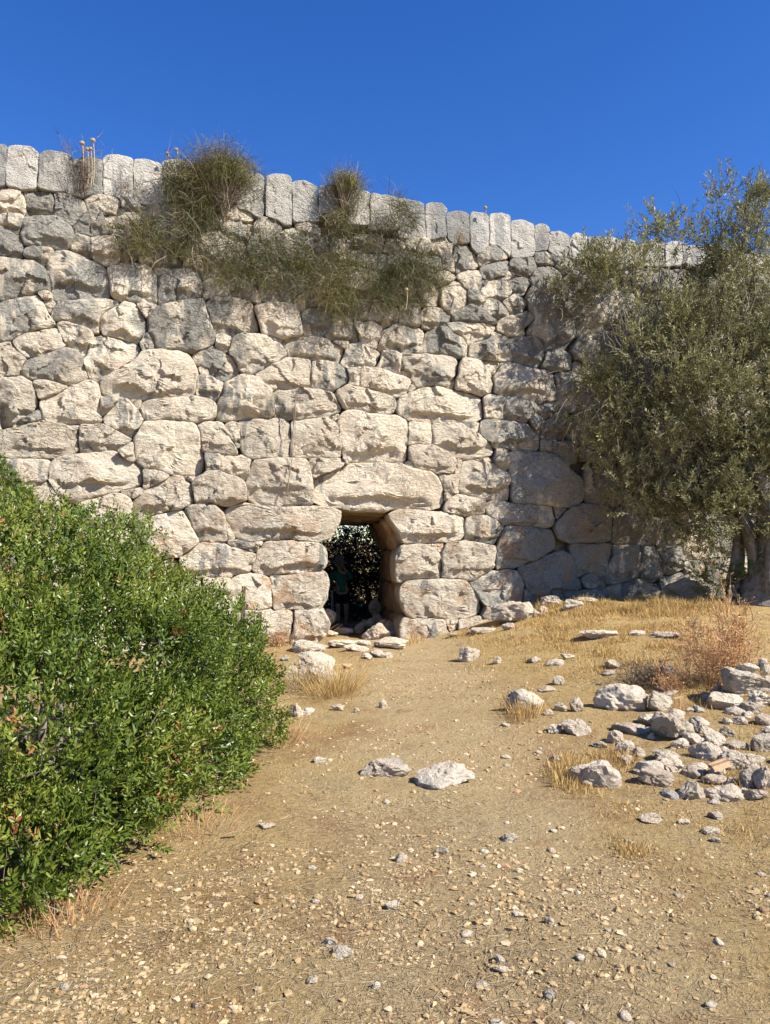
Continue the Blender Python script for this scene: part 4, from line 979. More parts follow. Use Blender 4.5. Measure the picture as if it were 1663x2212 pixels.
# broken roof tiles
def tile_fragment(t, cx, cy, w, yaw, label, curve=1.2, lift=0.03, tiltx=0.25):
    fx_, fy_ = tofull(t, cx, cy); p = gp(fx_, fy_); s = TILE[t][2] * 1663 / 3008.0
    W = w * s * p[1] / FPX; n, m = 14, 9; r = W * 0.42; V = []; 
    u = np.linspace(-0.5, 0.5, n); v = np.linspace(-curve / 2, curve / 2, m)
    for layer in (0, 1):
        rr = r - layer * 0.018
        for a in u:
            for b_ in v:
                e = 1 + 0.10 * float(vnoise(np.array([[a * 4, b_ * 2, 3.0]]), 8)[0])
                V.append((a * W * e, math.sin(b_) * rr, (math.cos(b_) - 1) * rr + 0.02))
    V = np.array(V); F = []
    for layer in (0, 1):
        for i in range(n - 1):
            for j in range(m - 1):
                q = [layer * n * m + i * m + j, layer * n * m + (i + 1) * m + j, layer * n * m + (i + 1) * m + j + 1, layer * n * m + i * m + j + 1]
                F.append(q if layer == 0 else q[::-1])
    k = n * m
    for i in range(n - 1):
        for j in (0, m - 1): F.append([i * m + j, (i + 1) * m + j, k + (i + 1) * m + j, k + i * m + j])
    for j in range(m - 1):
        for i in (0, n - 1): F.append([i * m + j, i * m + j + 1, k + i * m + j + 1, k + i * m + j])
    o = obj('tile_fragment', mesh_np('tile_fragment', V, np.array(F)), M_TERRA, None, (p[0], p[1], p[2] + lift + 0.02))
    o.rotation_euler = (tiltx, -0.18, yaw); tag(o, label, 'tile'); return o
tile_fragment('Z', 1390, 1012, 120, 0.35, 'curved terracotta tile fragment leaning among the rubble', 1.4, 0.06, 0.5)
tile_fragment('Z', 1168, 622, 52, 0.2, 'orange tile scrap beside the egg shaped boulder', 0.8)
tile_fragment('F', 505, 1812, 36, 0.1, 'flat terracotta sherd on the dust by the shrub', 0.5, 0.0, 0.0)
tile_fragment('Z', 1560, 190, 34, 0.0, 'small brown tile scrap in shade behind the dry shrub', 0.5)

# countable chips on the path, all alike
chip_spots = []
r = np.random.default_rng(31)
px = r.uniform(-200, 1860, 900); py = 1170 + 1041 * r.uniform(0.22, 1.05, 900) ** 1.0
P = gp_many(px, py)
ok = []
for q, a, b_ in zip(P, px, py):
    if len(ok) >= 60: break
    if q[1] < 2.3 or q[1] > 11: continue
    if q[0] < -0.75 - 0.07 * max(0, 5 - q[1]) and q[1] > 2.9: continue
    if all((q[0] - c[0]) ** 2 + (q[1] - c[1]) ** 2 > (c[2] + 0.12) ** 2 for c in rock_spots) and all((q[0] - c[0]) ** 2 + (q[1] - c[1]) ** 2 > 0.16 ** 2 for c in ok): ok.append(q)
chips = []
for k in range(8):
    Vc, Fc = rock_shape(900 + k, 2, 9, 0.06); me = mesh_np('stone_chip', Vc * 0.5, Fc); me.materials.append(M_ROCK); chips.append(me)
for k, q in enumerate(ok):
    o = bpy.data.objects.new('stone_chip', chips[k % 8]); COL.objects.link(o)
    s_ = r.uniform(0.025, 0.065) * (0.7 + 0.06 * q[1]); o.scale = (s_ * r.uniform(0.8, 1.4), s_, s_ * r.uniform(0.4, 0.75)); o.rotation_euler = (0, 0, r.uniform(0, 6.3))
    o.location = (q[0], q[1], q[2] + s_ * 0.05)
    o['grey'] = float(r.uniform(0, 0.4)); o['warm'] = float(r.uniform(0.4, 1.0)); o['streak'] = 0.0
    tag(o, 'small pale limestone chip lying loose on the ground', 'stone', 'loose stone chips on the ground')

# smaller rubble filling the heap at the right
r = np.random.default_rng(77); n_r = 0
for k in range(900):
    if n_r >= 38: break
    px_, py_ = r.normal(1560, 130), r.normal(1600, 95)
    if px_ < 1330 or py_ < 1470 or py_ > 1800 or px_ > 1850: continue
    q = gp(px_, py_)
    if any((q[0] - c[0]) ** 2 + (q[1] - c[1]) ** 2 < (c[2] * 0.8 + 0.03) ** 2 for c in rock_spots): continue
    s_ = r.uniform(0.07, 0.20); P, F = rock_shape(2000 + k, 3, 8, 0.10); P = P * np.array([s_ * r.uniform(.8, 1.4), s_, s_ * r.uniform(.5, .8)]) * 0.5
    o = obj('rubble_stone', mesh_np('rubble_stone', P, F, False), M_ROCK, None, (q[0], q[1], q[2] + s_ * 0.12)); o.rotation_euler = (0, 0, r.uniform(0, 6.3))
    o['grey'] = float(r.uniform(0, .45)); o['warm'] = float(r.uniform(0, .6)); o['streak'] = 0.0; n_r += 1; rock_spots.append((q[0], q[1], s_ / 2))
    tag(o, 'small pale broken stone among the bigger rubble at the right', 'stone', 'small rubble at the right')
# ------------------------------------------------------------------ gravel, straw litter, dry grass (uncountable)
def scatter(n, seed, y0=0.04, y1=1.1, powr=1.0, pad=600):
    r = np.random.default_rng(seed); px = r.uniform(-pad, 1663 + pad, n); py = 1170 + 1041 * (y0 + (y1 - y0) * r.uniform(0, 1, n) ** powr)
    P = gp_many(px, py); k = (P[:, 1] > 1.9) & (P[:, 1] < 14.2)
    wallside = (P - W0) @ WN; k &= wallside > 0.05
    return P[k]
def gravel_obj():
    V1, F1 = ICO[1]; r = np.random.default_rng(41); bag = Bag()
    P = scatter(42000, 42, 0.10, 1.1)
    clus = vnoise(np.column_stack([P[:, 0] * 1.1, P[:, 1] * 1.1, 0 * P[:, 0]]), 21) + 0.6 * vnoise(np.column_stack([P[:, 0] * 3.5, P[:, 1] * 3.5, 0 * P[:, 0]]), 22)
    path = np.exp(-((P[:, 0] - 0.45 - 0.02 * P[:, 1]) / 1.0) ** 2)
    keep = r.uniform(0, 1, len(P)) < np.clip(0.14 + 0.75 * clus + 0.28 * path, 0.04, 1); P = P[keep]
    n = len(P); s_ = 0.0025 + 0.012 * r.uniform(0, 1, n) ** 5.0 + 0.0008 * P[:, 1]
    yaw = r.uniform(0, 6.3, n); sx = s_ * r.uniform(0.8, 1.5, n); sz = s_ * r.uniform(0.4, 0.8, n)
    base = V1[None] * (1 + 0.28 * r.normal(size=(n, len(V1), 1)))
    x = base[..., 0] * sx[:, None]; y = base[..., 1] * s_[:, None]; z = base[..., 2] * sz[:, None]
    c, s2 = np.cos(yaw)[:, None], np.sin(yaw)[:, None]
    V = np.stack([x * c - y * s2 + P[:, 0:1], x * s2 + y * c + P[:, 1:2], z + P[:, 2:3] + sz[:, None] * 0.15], -1).reshape(-1, 3)
    F = (F1[None] + (np.arange(n) * len(V1))[:, None, None]).reshape(-1, 3)
    t = np.repeat(np.clip(r.uniform(0, 1, n) ** 1.1, 0, 1), len(F1))
    o = obj('gravel', mesh_np('gravel', V, F, False, t), M_GRAVEL); tag(o, 'loose pale gravel chips strewn over the path', 'gravel', kind='stuff')
gravel_obj()

def ribbons(P0, D0, L, seg, w, droop, jit, seed, widthdir=None, taper=True):
    """many thin curved blades at once -> quads"""
    r = np.random.default_rng(seed); n = len(P0); P = np.array(P0, float); D = unit(D0); L = np.broadcast_to(L, (n,)); w = np.broadcast_to(w, (n,))
    side = unit(np.cross(D, unit(r.normal(size=(n, 3))))) if widthdir is None else unit(widthdir)
    droop = np.broadcast_to(droop, (n,)); pts = [P]
    for k in range(seg):
        P = P + D * (L / seg)[:, None]; pts.append(P)
        D = unit(D + np.array([0, 0, -1.0]) * droop[:, None] + r.normal(size=(n, 3)) * jit)
    pts = np.stack(pts, 1)
    tp = (1 - np.linspace(0, 1, seg + 1) ** 2 * 0.85) if taper else np.ones(seg + 1)
    off = side[:, None, :] * (w[:, None] * tp[None])[..., None] * 0.5
    V = np.concatenate([pts - off, pts + off], 1).reshape(-1, 3)
    b = (np.arange(n) * 2 * (seg + 1))[:, None]; i = np.arange(seg)[None]
    F = np.stack([b + i, b + i + 1, b + seg + 1 + i + 1, b + seg + 1 + i], -1).reshape(-1, 4)
    return V, F
def litter():
    r = np.random.default_rng(51); P = scatter(62000, 52, 0.06, 1.1)
    dens = vnoise(np.column_stack([P[:, 0] * 0.9, P[:, 1] * 0.9, 0 * P[:, 0]]), 31) + 0.7 * vnoise(np.column_stack([P[:, 0] * 2.6, P[:, 1] * 2.6, 0 * P[:, 0]]), 32)
    side = np.clip(np.abs(P[:, 0] - 0.45) - 0.7, 0, 1.2)
    P = P[r.uniform(0, 1, len(P)) < np.clip(0.36 + 0.7 * dens + 0.35 * side, 0.06, 1)]; n = len(P)
    a = r.uniform(0, 6.3, n); D = np.column_stack([np.cos(a), np.sin(a), r.uniform(-0.08, 0.22, n)])
    L = r.uniform(0.015, 0.075, n) * (0.8 + 0.07 * P[:, 1]); w = r.uniform(0.0010, 0.0024, n) * (0.8 + 0.16 * P[:, 1])
    V, F = ribbons(P + [0, 0, 0.004], D, L, 2, w, 0.06, 0.16, 53)
    o = obj('straw_litter', mesh_np('straw_litter', V, F, False, np.repeat(np.clip(r.normal(0.42, 0.25, n), 0, 1), 2)), M_STRAW)
    tag(o, 'dry straw and dead stalks littering the ground', 'straw', kind='stuff')
litter()
GRASS_PATCH = [  # full picture px: centre, spread, blades, height
 (1300, 1312, 190, 16, 9000, .17), (1440, 1316, 130, 14, 5000, .18), (1130, 1330, 60, 12, 900, .10), (1330, 1390, 150, 30, 4500, .08), (1240, 1350, 240, 26, 6500, .07), (1300, 1440, 220, 45, 9000, .045), (1160, 1400, 150, 35, 5000, .045), (1350, 1360, 260, 40, 9000, .06),
 (1330, 1425, 60, 16, 900, .14), (1420, 1400, 60, 18, 700, .10), (1250, 1690, 45, 30, 900, .09), (1215, 1660, 30, 25, 600, .10), (1330, 1650, 60, 25, 800, .08), (1350, 1790, 50, 45, 900, .07), (1370, 1840, 30, 14, 500, .08), (1130, 1525, 40, 20, 500, .14), (1060, 1420, 120, 40, 500, .05),
 (1520, 1500, 90, 40, 900, .09), (1480, 1600, 90, 40, 700, .07), (1560, 1750, 110, 60, 900, .06), (1500, 1850, 160, 60, 900, .05), (880, 1385, 30, 6, 250, .12), (990, 1375, 40, 8, 300, .10), (1070, 1345, 60, 8, 350, .09), (1600, 1640, 60, 60, 400, .09)]
def grass():
    r = np.random.default_rng(61); PP = []; HH = []
    for (x, y, sx, sy, n, h) in GRASS_PATCH:
        q = gp_many(x + np.clip(r.normal(0, 0.6, n), -1.3, 1.3) * sx, y + np.clip(r.normal(0, 0.6, n), -1.2, 1.2) * sy); PP.append(q); HH.append(np.full(n, h))
    P = np.vstack(PP); H = np.concatenate(HH) * r.uniform(0.35, 1.2, sum(map(len, HH))); n = len(P)
    k = ((P - W0) @ WN > 0.08) & (P[:, 1] < 15); P, H = P[k], H[k]; n = len(P)
    tuft = np.clip(0.6 + 0.7 * vnoise(P * 3.5, 71), 0.25, 1.2); H = H * tuft
    D = np.column_stack([r.normal(0, 0.33, n), r.normal(0, 0.33, n), np.ones(n)])
    V, F = ribbons(P - [0, 0, 0.01], D, H, 2, 0.0035 + 0.0004 * P[:, 1], 0.10, 0.10, 63)
    o = obj('dry_grass', mesh_np('dry_grass', V, F, False, np.repeat(np.clip(r.normal(0.5, 0.25, n), 0, 1), 2)), M_GOLD)
    tag(o, 'golden dry grass growing right of the path and along the wall foot', 'grass', kind='stuff')
grass()
def grass_tuft(px, py, n, h, spread, label, seed, mat=None, Y=None):
    r = np.random.default_rng(seed); c = gp(px, py) if Y is None else pt(px, py, Y)
    if Y is not None: c[2] = float(hfun(c[0], c[1]))
    P = np.column_stack([r.normal(0, spread, n), r.normal(0, spread, n), np.zeros(n)])
    P[:, 2] = hfun(P[:, 0] + c[0], P[:, 1] + c[1]) - c[2] - 0.01
    D = np.column_stack([P[:, 0] * 3 + r.normal(0, 0.22, n), P[:, 1] * 3 + r.normal(0, 0.22, n), np.ones(n)])
    V, F = ribbons(P, D, h * r.uniform(0.4, 1.1, n), 4, 0.0016 + 0.0003 * c[1], 0.07, 0.07, seed + 1)
    o = obj('grass_tuft', mesh_np('grass_tuft', V, F, False, np.repeat(np.clip(r.normal(0.45, 0.28, n), 0, 1), 4)), mat or M_STRAW, None, c)
    tag(o, label, 'grass', kind='stuff' if 'weed' in label else None); return o
grass_tuft(722, 1500, 520, 0.42, 0.14, 'tall dry grass tuft on the path border below the left jamb', 601, M_GOLD)
grass_tuft(650, 1480, 300, 0.34, 0.13, 'thin dry grass tuft between the shrub and the pale outcrop', 602)
grass_tuft(622, 1385, 420, 0.62, 0.16, 'tall straw stalks in front of the left jamb', 603, M_GOLD)
grass_tuft(1135, 1548, 260, 0.20, 0.09, 'short dry tuft at the foot of the rounded grey boulder', 605, M_GOLD)
grass_tuft(120, 1985, 420, 0.13, 0.11, 'rusty dry weed at the lower edge of the shrub', 606, M_RUST)
grass_tuft(410, 1790, 320, 0.12, 0.16, 'brown dry weeds under the right edge of the shrub', 607, M_RUST)
grass_tuft(590, 1600, 300, 0.16, 0.16, 'dry weeds beside the shrub near the path', 608, M_RUST)
# dark metal stake by the shrub
stk = pt(522, 1350, 11.1); sz = 0.62
b = Bag(); zt = pt(521, 1266, 11.1)[2]
prof = np.array([(-.022, -.022), (.022, -.022), (.022, -.016), (-.016, -.016), (-.016, .022), (-.022, .022)])
h0 = float(hfun(stk[0], stk[1])) - 0.1; Vp = [(x, y, z) for z in (h0, zt) for x, y in prof]
Fp = [[i, (i + 1) % 6, 6 + (i + 1) % 6, 6 + i] for i in range(6)] + [[6, 7, 8, 9], [6, 9, 10, 11]]
M_IRON = simple_mat('rusty_iron', [(0.35, (0.035, 0.028, 0.025)), (0.7, (0.12, 0.07, 0.05))], 0.8, 25, attr=False)
po = obj('metal_post', mesh_np('metal_post', np.array(Vp, float), np.array(Fp), False), M_IRON, None, (stk[0], stk[1], 0)); po.rotation_euler = (0, 0.03, 0.5)
tag(po, 'thin dark metal post standing behind the shrub', 'post')

# ------------------------------------------------------------------ plants
def leaves(P, D, Nn, L, Wd, hexa_leaf=True, curl=0.15):
    n = len(P); D = unit(D); S_ = unit(np.cross(D, Nn)); U = np.cross(S_, D); L = np.broadcast_to(L, (n,))[:, None]; Wd = np.broadcast_to(Wd, (n,))[:, None]
    tip = P + D * L - U * L * curl
    if not hexa_leaf:
        m = P + D * L * 0.5
        V = np.stack([P, m + S_ * Wd * 0.5 + U * Wd * 0.12, tip, m - S_ * Wd * 0.5 + U * Wd * 0.12], 1).reshape(-1, 3)
        return V, np.arange(n * 4).reshape(n, 4), 1
    a, b = P + D * L * 0.32, P + D * L * 0.70 - U * L * curl * 0.4
    V = np.stack([P, a + S_ * Wd * 0.5 + U * Wd * 0.18, b + S_ * Wd * 0.38 + U * Wd * 0.14, tip, b - S_ * Wd * 0.38 + U * Wd * 0.14, a - S_ * Wd * 0.5 + U * Wd * 0.18], 1).reshape(-1, 3)
    k = (np.arange(n) * 6)[:, None]
    return V, np.stack([k + [0, 1, 2, 3], k + [3, 4, 5, 0]], 1).reshape(-1, 4), 2
def shell(ells, n, seed, depth=0.3, amp=0.14, freq=1.8, inner=0.86, zmin=0.03, face=None):
    """points in the outer layer of a union of lumpy ellipsoids, with outward normals"""
    r = np.random.default_rng(seed); E = np.array(ells, float); ar = (E[:, 3] * E[:, 4] + E[:, 4] * E[:, 5] + E[:, 3] * E[:, 5]); pr = ar / ar.sum()
    k = r.choice(len(E), n, p=pr); d = unit(r.normal(size=(n, 3))); c, rad = E[k, :3], E[k, 3:]
    nr = unit(d / rad); lump = fbm((c + d * rad) * freq, seed, 3); lump2 = vnoise((c + d * rad) * freq * 3.3, seed + 9)
    f = (1 + amp * lump + amp * 0.55 * lump2) * (1 - depth * r.uniform(0, 1, n) ** 1.8)
    P = c + d * rad * f[:, None]; keep = P[:, 2] > hfun(P[:, 0], P[:, 1]) + zmin
    if face is not None: keep &= (nr * unit(np.array([0, 0, CAMZ]) - P)).sum(1) > face
    for j in range(len(E)):
        q = (P - E[j, :3]) / E[j, 3:]; keep &= ~((np.linalg.norm(q, axis=1) < inner * (1 - depth * 0.5)) & (k != j))
    return P[keep], nr[keep]
def rooted(name, base, label, cat, group=None):
    o = empty(name, base); tag(o, label, cat, group); return o
def mastic(name, ells, n, seed, label, base, leaf=0.03, zmin=0.03):
    root = rooted(name, base, label, 'shrub'); B = np.array(base); r = np.random.default_rng(seed)
    P, N_ = shell(ells, n, seed, 0.22, 0.17, 2.3, 0.74, zmin, -0.45); gp_ = vnoise(P * 3.2, seed + 60) + 0.7 * vnoise(P * 7.5, seed + 61); kp = gp_ > -0.52; P, N_ = P[kp], N_[kp]; m = len(P)
    ax = unit(N_ * 0.75 + np.array([0, 0, 0.55]) + r.normal(size=(m, 3)) * 0.45)
    side = unit(np.cross(ax, r.normal(size=(m, 3)))); upn = np.cross(side, ax)
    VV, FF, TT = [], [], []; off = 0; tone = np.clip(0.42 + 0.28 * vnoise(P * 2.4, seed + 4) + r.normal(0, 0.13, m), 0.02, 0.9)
    dead = r.uniform(0, 1, m) < 0.004; tone = np.where(dead, 1.0, tone)
    sl = leaf * r.uniform(2.0, 3.2, m)
    for j in range(3):
        for sg in (-1, 1):
            q = P + ax * (sl * (0.15 + 0.32 * j))[:, None] + r.normal(size=(m, 3)) * leaf * 0.12
            D = unit(ax * 0.75 + side * sg * 0.85 + upn * r.uniform(-0.1, 0.35, m)[:, None] + r.normal(size=(m, 3)) * 0.18)
            V, F, k = leaves(q, D, upn + r.normal(size=(m, 3)) * 0.25, leaf * r.uniform(0.75, 1.25, m), leaf * 0.50 * r.uniform(0.8, 1.2, m))
            VV.append(V); FF.append(F + off); off += len(V); TT.append(np.repeat(np.clip(tone + r.normal(0, 0.08, m) * (~dead) + 0.06 * j * (~dead), 0, 1), k))
    q = P + ax * (sl * 1.05)[:, None]; V, F, k = leaves(q, ax, upn, leaf * 1.1, leaf * 0.42); VV.append(V); FF.append(F + off); TT.append(np.repeat(np.where(dead, 1, np.clip(tone + 0.3, 0, 0.94)), k))
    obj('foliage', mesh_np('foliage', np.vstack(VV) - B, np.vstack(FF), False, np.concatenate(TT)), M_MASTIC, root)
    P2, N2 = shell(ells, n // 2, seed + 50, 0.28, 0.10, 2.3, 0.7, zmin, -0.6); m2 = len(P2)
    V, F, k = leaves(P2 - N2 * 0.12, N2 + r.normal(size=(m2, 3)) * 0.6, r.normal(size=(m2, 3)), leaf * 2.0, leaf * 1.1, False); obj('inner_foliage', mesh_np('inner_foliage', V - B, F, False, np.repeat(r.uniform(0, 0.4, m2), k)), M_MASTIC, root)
    # twigs: shoots carrying the sprays, and stems from the root
    s = r.choice(m, min(m, 1400), replace=False)
    V, F = ribbons(P[s] - ax[s] * 0.22, ax[s] + r.normal(size=(len(s), 3)) * 0.15, 0.26, 3, 0.006, 0.0, 0.06, seed + 2)
    bag = Bag(); bag.add(V - B, F, np.repeat(r.uniform(0.2, 0.9, len(s)), 3))
    obj('twigs', bag.mesh('twigs', False), M_TWIG, root)
    for e in ells:
        for j in range(2):
            top_ = np.array(e[:3]) + r.normal(size=3) * np.array(e[3:]) * 0.3; b0 = B + np.array([r.uniform(-.25, .25), r.uniform(-.25, .25), -0.05])
            path = [b0 + (top_ - b0) * t + np.array([0, 0, 0.15 * math.sin(t * 3)]) + r.normal(size=3) * 0.05 * (t > 0) for t in np.linspace(0, 1, 7)]
            V, F = tube(path, np.linspace(0.04, 0.012, 7), 7, seed + j, 0.1); obj('stem', mesh_np('stem', V - B, F), M_BARK, root)
    return root
g0 = lambda x, y: (x, y, float(hfun(x, y)))
mastic('mastic_shrub', [(-3.0, 5.7, 0.62, 1.75, 1.75, 1.20), (-1.84, 6.1, 0.32, 0.98, 1.0, 0.74), (-2.25, 4.2, 0.40, 1.12, 1.10, 0.72), (-1.38, 5.0, 0.22, 0.46, 0.85, 0.42), (-2.0, 5.3, 0.6, 0.9, 1.0, 0.78), (-3.2, 3.9, 0.5, 1.1, 1.0, 0.9), (-1.75, 3.55, 0.12, 0.42, 0.5, 0.32), (-2.5, 3.5, 0.25, 0.9, 0.55, 0.5)], 50000, 801, 'large dense green shrub filling the left foreground', g0(-2.4, 5.4), 0.0335)
mastic('mastic_shrub', [(-4.65, 9.0, 1.35, 0.62, 0.5, 1.28), (-5.3, 9.0, 1.3, 0.8, 0.6, 1.2)], 6000, 802, 'small green shrub against the wall at the left edge of the picture', g0(-4.8, 9.0), 0.036)

# dark tree behind the gateway and low scrub beyond
def leafy(name, ells, n, seed, label, cat, base, mat, L, Wd, trunk_r=0.09, stems=4):
    root = rooted(name, base, label, cat); B = np.array(base); r = np.random.default_rng(seed)
    P, N_ = shell(ells, n, seed, 0.6, 0.2, 1.6, 0.6); m = len(P)
    D = unit(N_ + r.normal(size=(m, 3)) * 0.8 + [0, 0, 0.3]); V, F, k = leaves(P, D, r.normal(size=(m, 3)), L * r.uniform(0.7, 1.3, m), Wd, False)
    obj('crown', mesh_np('crown', V - B, F, False, np.repeat(r.uniform(0, 1, m), k)), mat, root)
    for j in range(stems):
        e = ells[j % len(ells)]; top_ = np.array(e[:3]); path = [B + (top_ - B) * t + r.normal(size=3) * 0.06 * (t > 0) for t in np.linspace(-0.04, 1, 7)]
        V, F = tube(path, np.linspace(trunk_r, trunk_r * 0.25, 7), 8, seed + j, 0.15); obj('trunk' if j == 0 else 'limb', mesh_np('trunk', V - B, F), M_BARK, root)
    return root
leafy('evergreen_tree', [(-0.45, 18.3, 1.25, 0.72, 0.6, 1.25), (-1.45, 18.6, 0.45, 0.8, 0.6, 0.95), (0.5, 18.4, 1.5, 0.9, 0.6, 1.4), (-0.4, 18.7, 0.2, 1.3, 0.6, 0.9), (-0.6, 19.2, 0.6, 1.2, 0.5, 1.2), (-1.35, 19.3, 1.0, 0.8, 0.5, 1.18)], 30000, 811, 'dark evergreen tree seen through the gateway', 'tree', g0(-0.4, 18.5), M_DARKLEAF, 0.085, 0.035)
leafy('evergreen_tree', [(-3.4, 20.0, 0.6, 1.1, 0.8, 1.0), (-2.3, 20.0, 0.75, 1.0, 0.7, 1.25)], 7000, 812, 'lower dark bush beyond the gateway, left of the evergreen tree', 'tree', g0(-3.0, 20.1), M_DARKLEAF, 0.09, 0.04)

# olive tree at the right
OY = 12.75; k_ = OY / FPX
def oe(px, py, rx, ry, dy=0.0, rd=0.8): p = pt(px, py, OY + dy); return (p[0], p[1], p[2], rx * k_, rd, ry * k_)
OL = [oe(1430, 800, 205, 205, 0.0, .95), oe(1580, 585, 85, 160, 0.1, .6), oe(1600, 440, 48, 55, 0.1, .35), oe(1445, 520, 52, 75, 0.0, .35), oe(1245, 640, 100, 100, 0.1, .5), oe(1270, 800, 85, 120, 0.2, .5),
      oe(1330, 620, 95, 70, 0.0, .6), oe(1570, 850, 150, 230, -0.2, .9), oe(1350, 985, 105, 105, 0.1, .6), oe(1480, 1030, 110, 95, -0.1, .7), oe(1720, 700, 150, 260, 0.2, .9), oe(1690, 1000, 120, 150, -0.3, .7), oe(1470, 1085, 95, 55, -0.2, .4), oe(1610, 1085, 100, 75, -0.5, .4), oe(1385, 1085, 55, 45, -0.1, .3), oe(1520, 1120, 70, 40, -0.4, .3), oe(1300, 930, 70, 70, 0.2, .3)]
def olive():
    base = g0(6.05, 12.3); root = rooted('olive_tree', base, 'old olive tree with grey green crown leaning over the wall at right', 'tree'); B = np.array(base); r = np.random.default_rng(821)
    C, NC = shell(OL, 760, 822, 0.62, 0.36, 1.7, 0.5, 0.35); thin = vnoise(C * 1.9, 71) > -0.30 + 0.55 * ss(5.4, 3.0, C[:, 0]); C, NC = C[thin], NC[thin]
    i_ = r.integers(0, len(C), 8200); rad_ = np.abs(vnoise(C * 2, 5))[i_] * 0.08 + 0.085
    P = C[i_] + r.normal(size=(len(i_), 3)) * rad_[:, None] * [1.0, 1.0, 1.25]; N_ = unit(NC[i_] * 0.5 + (P - C[i_]) * 4); m = len(P)
    ax = unit(N_ * 0.6 + np.array([0, 0, 0.65]) + r.normal(size=(m, 3)) * 0.35)
    low = P[:, 2] < 2.0; ax[low] = unit(N_[low] * 0.6 + np.array([0, 0, -0.25]) + r.normal(size=(low.sum(), 3)) * 0.5)
    side = unit(np.cross(ax, r.normal(size=(m, 3)))); oth = np.cross(side, ax); sl = r.uniform(0.16, 0.34, m)
    VV, FF, TT = [], [], []; off = 0; tone = np.clip(0.42 + 0.22 * vnoise(P * 1.8, 5) + r.normal(0, 0.12, m), 0, 1)
    for j in range(7):
        for sg in (-1, 1):
            s_ = side if j % 2 == 0 else oth
            q = P + ax * (sl * (0.08 + 0.14 * j))[:, None]
            D = unit(ax * 0.9 + s_ * sg * 0.7 + r.normal(size=(m, 3)) * 0.25)
            V, F, k = leaves(q, D, r.normal(size=(m, 3)), 0.084 * r.uniform(0.7, 1.2, m), 0.023, False, 0.08)
            keep = r.uniform(0, 1, m) < 0.88
            V = V.reshape(m, 4, 3)[keep].reshape(-1, 3); F = np.arange(len(V)).reshape(-1, 4)
            VV.append(V); FF.append(F + off); off += len(V); TT.append(np.clip(tone + r.normal(0, 0.18, m), 0, 1)[keep])
    obj('crown', mesh_np('crown', np.vstack(VV) - B, np.vstack(FF), False, np.concatenate(TT)), M_OLIVE, root)
    V, F = ribbons(P - ax * 0.02, ax, sl, 2, 0.004, 0.0, 0.05, 824); bag = Bag(); bag.add(V - B, F, np.repeat(r.uniform(0.2, 0.9, m), 2))
    Q, NQ = shell(OL, 1100, 825, 0.9, 0.2, 1.5, 0.2, 0.3); n2 = len(Q)
    V, F = ribbons(Q, unit(NQ + r.normal(size=(n2, 3)) * 0.8 + [0, 0, 0.2]), r.uniform(0.25, 0.6, n2), 4, 0.009, 0.08, 0.16, 826); bag.add(V - B, F, np.repeat(r.uniform(0, 1, n2), 4))
    n3 = 650
    cc = [pt(x, y, OY - 0.1) for x, y in ((1260, 890), (1330, 900), (1400, 930), (1450, 980), (1500, 1020), (1380, 1040), (1560, 1010))]
    Q = np.array([cc[i % 7] for i in range(n3)]) + r.normal(size=(n3, 3)) * [0.28, 0.3, 0.25]
    V, F = ribbons(Q, unit(r.normal(size=(n3, 3)) * 0.6 + [-0.2, -0.2, -0.5]), r.uniform(0.25, 0.7, n3), 5, 0.008, 0.16, 0.12, 827); bag.add(V - B, F, np.repeat(r.uniform(0.4, 1, n3), 5))
    obj('twigs', bag.mesh('twigs', False), M_TWIG, root)
    # trunk: several gnarled stems fused at the foot
    fw = [B + np.array([dx, dy, -0.1]) for dx, dy in ((-0.05, 0.0), (-0.22, 0.1), (0.28, -0.1), (0.6, 0.0), (0.1, -0.22), (-0.3, 0.2))]
    for j, b0 in enumerate(fw):
        e = np.array(OL[[7, 0, 10, 11, 1, 8][j]][:3]); n = 11
        cp = np.array([b0[0] + 0.35, b0[1], 2.7]); path = [b0 * (1 - t) ** 2 + cp * 2 * t * (1 - t) + e * t * t + np.array([0.10 * math.sin(7 * t + j), 0.08 * math.cos(6 * t + j), 0]) * (t > 0) for t in np.linspace(0, 1, n)]
        V, F = tube(path, np.linspace(0.25 if j in (0, 2, 3) else 0.11, 0.03, n) * (1 + 0.5 * np.exp(-np.linspace(0, 9, n))), 18, 830 + j, 0.42)
        obj('trunk' if j == 0 else 'limb', mesh_np('trunk', V - B, F), M_BARK, root)
    for j, e in enumerate(OL):
        c = np.array(e[:3]); s0 = np.array(OL[0][:3] if j not in (1, 2, 7, 10, 11) else OL[7][:3]) + [0, 0, -0.6]
        for q in range(3):
            t_ = c + r.normal(size=3) * np.array(e[3:]) * 0.55; path = [s0 + (t_ - s0) * t + r.normal(size=3) * 0.05 * (0 < t < 1) for t in np.linspace(0, 1, 8)]
            V, F = tube(path, np.linspace(0.024, 0.006, 8), 6, 850 + j, 0.1); obj('limb', mesh_np('limb', V - B, F), M_BARK, root)
olive()
mastic('dark_shrub', [(*pt(1555, 1245, 12.6), 0.42, 0.35, 0.40), (*pt(1640, 1255, 12.4), 0.35, 0.3, 0.35)], 900, 841, 'low dark green shrub at the foot of the olive trunk', g0(5.6, 12.5), 0.03)

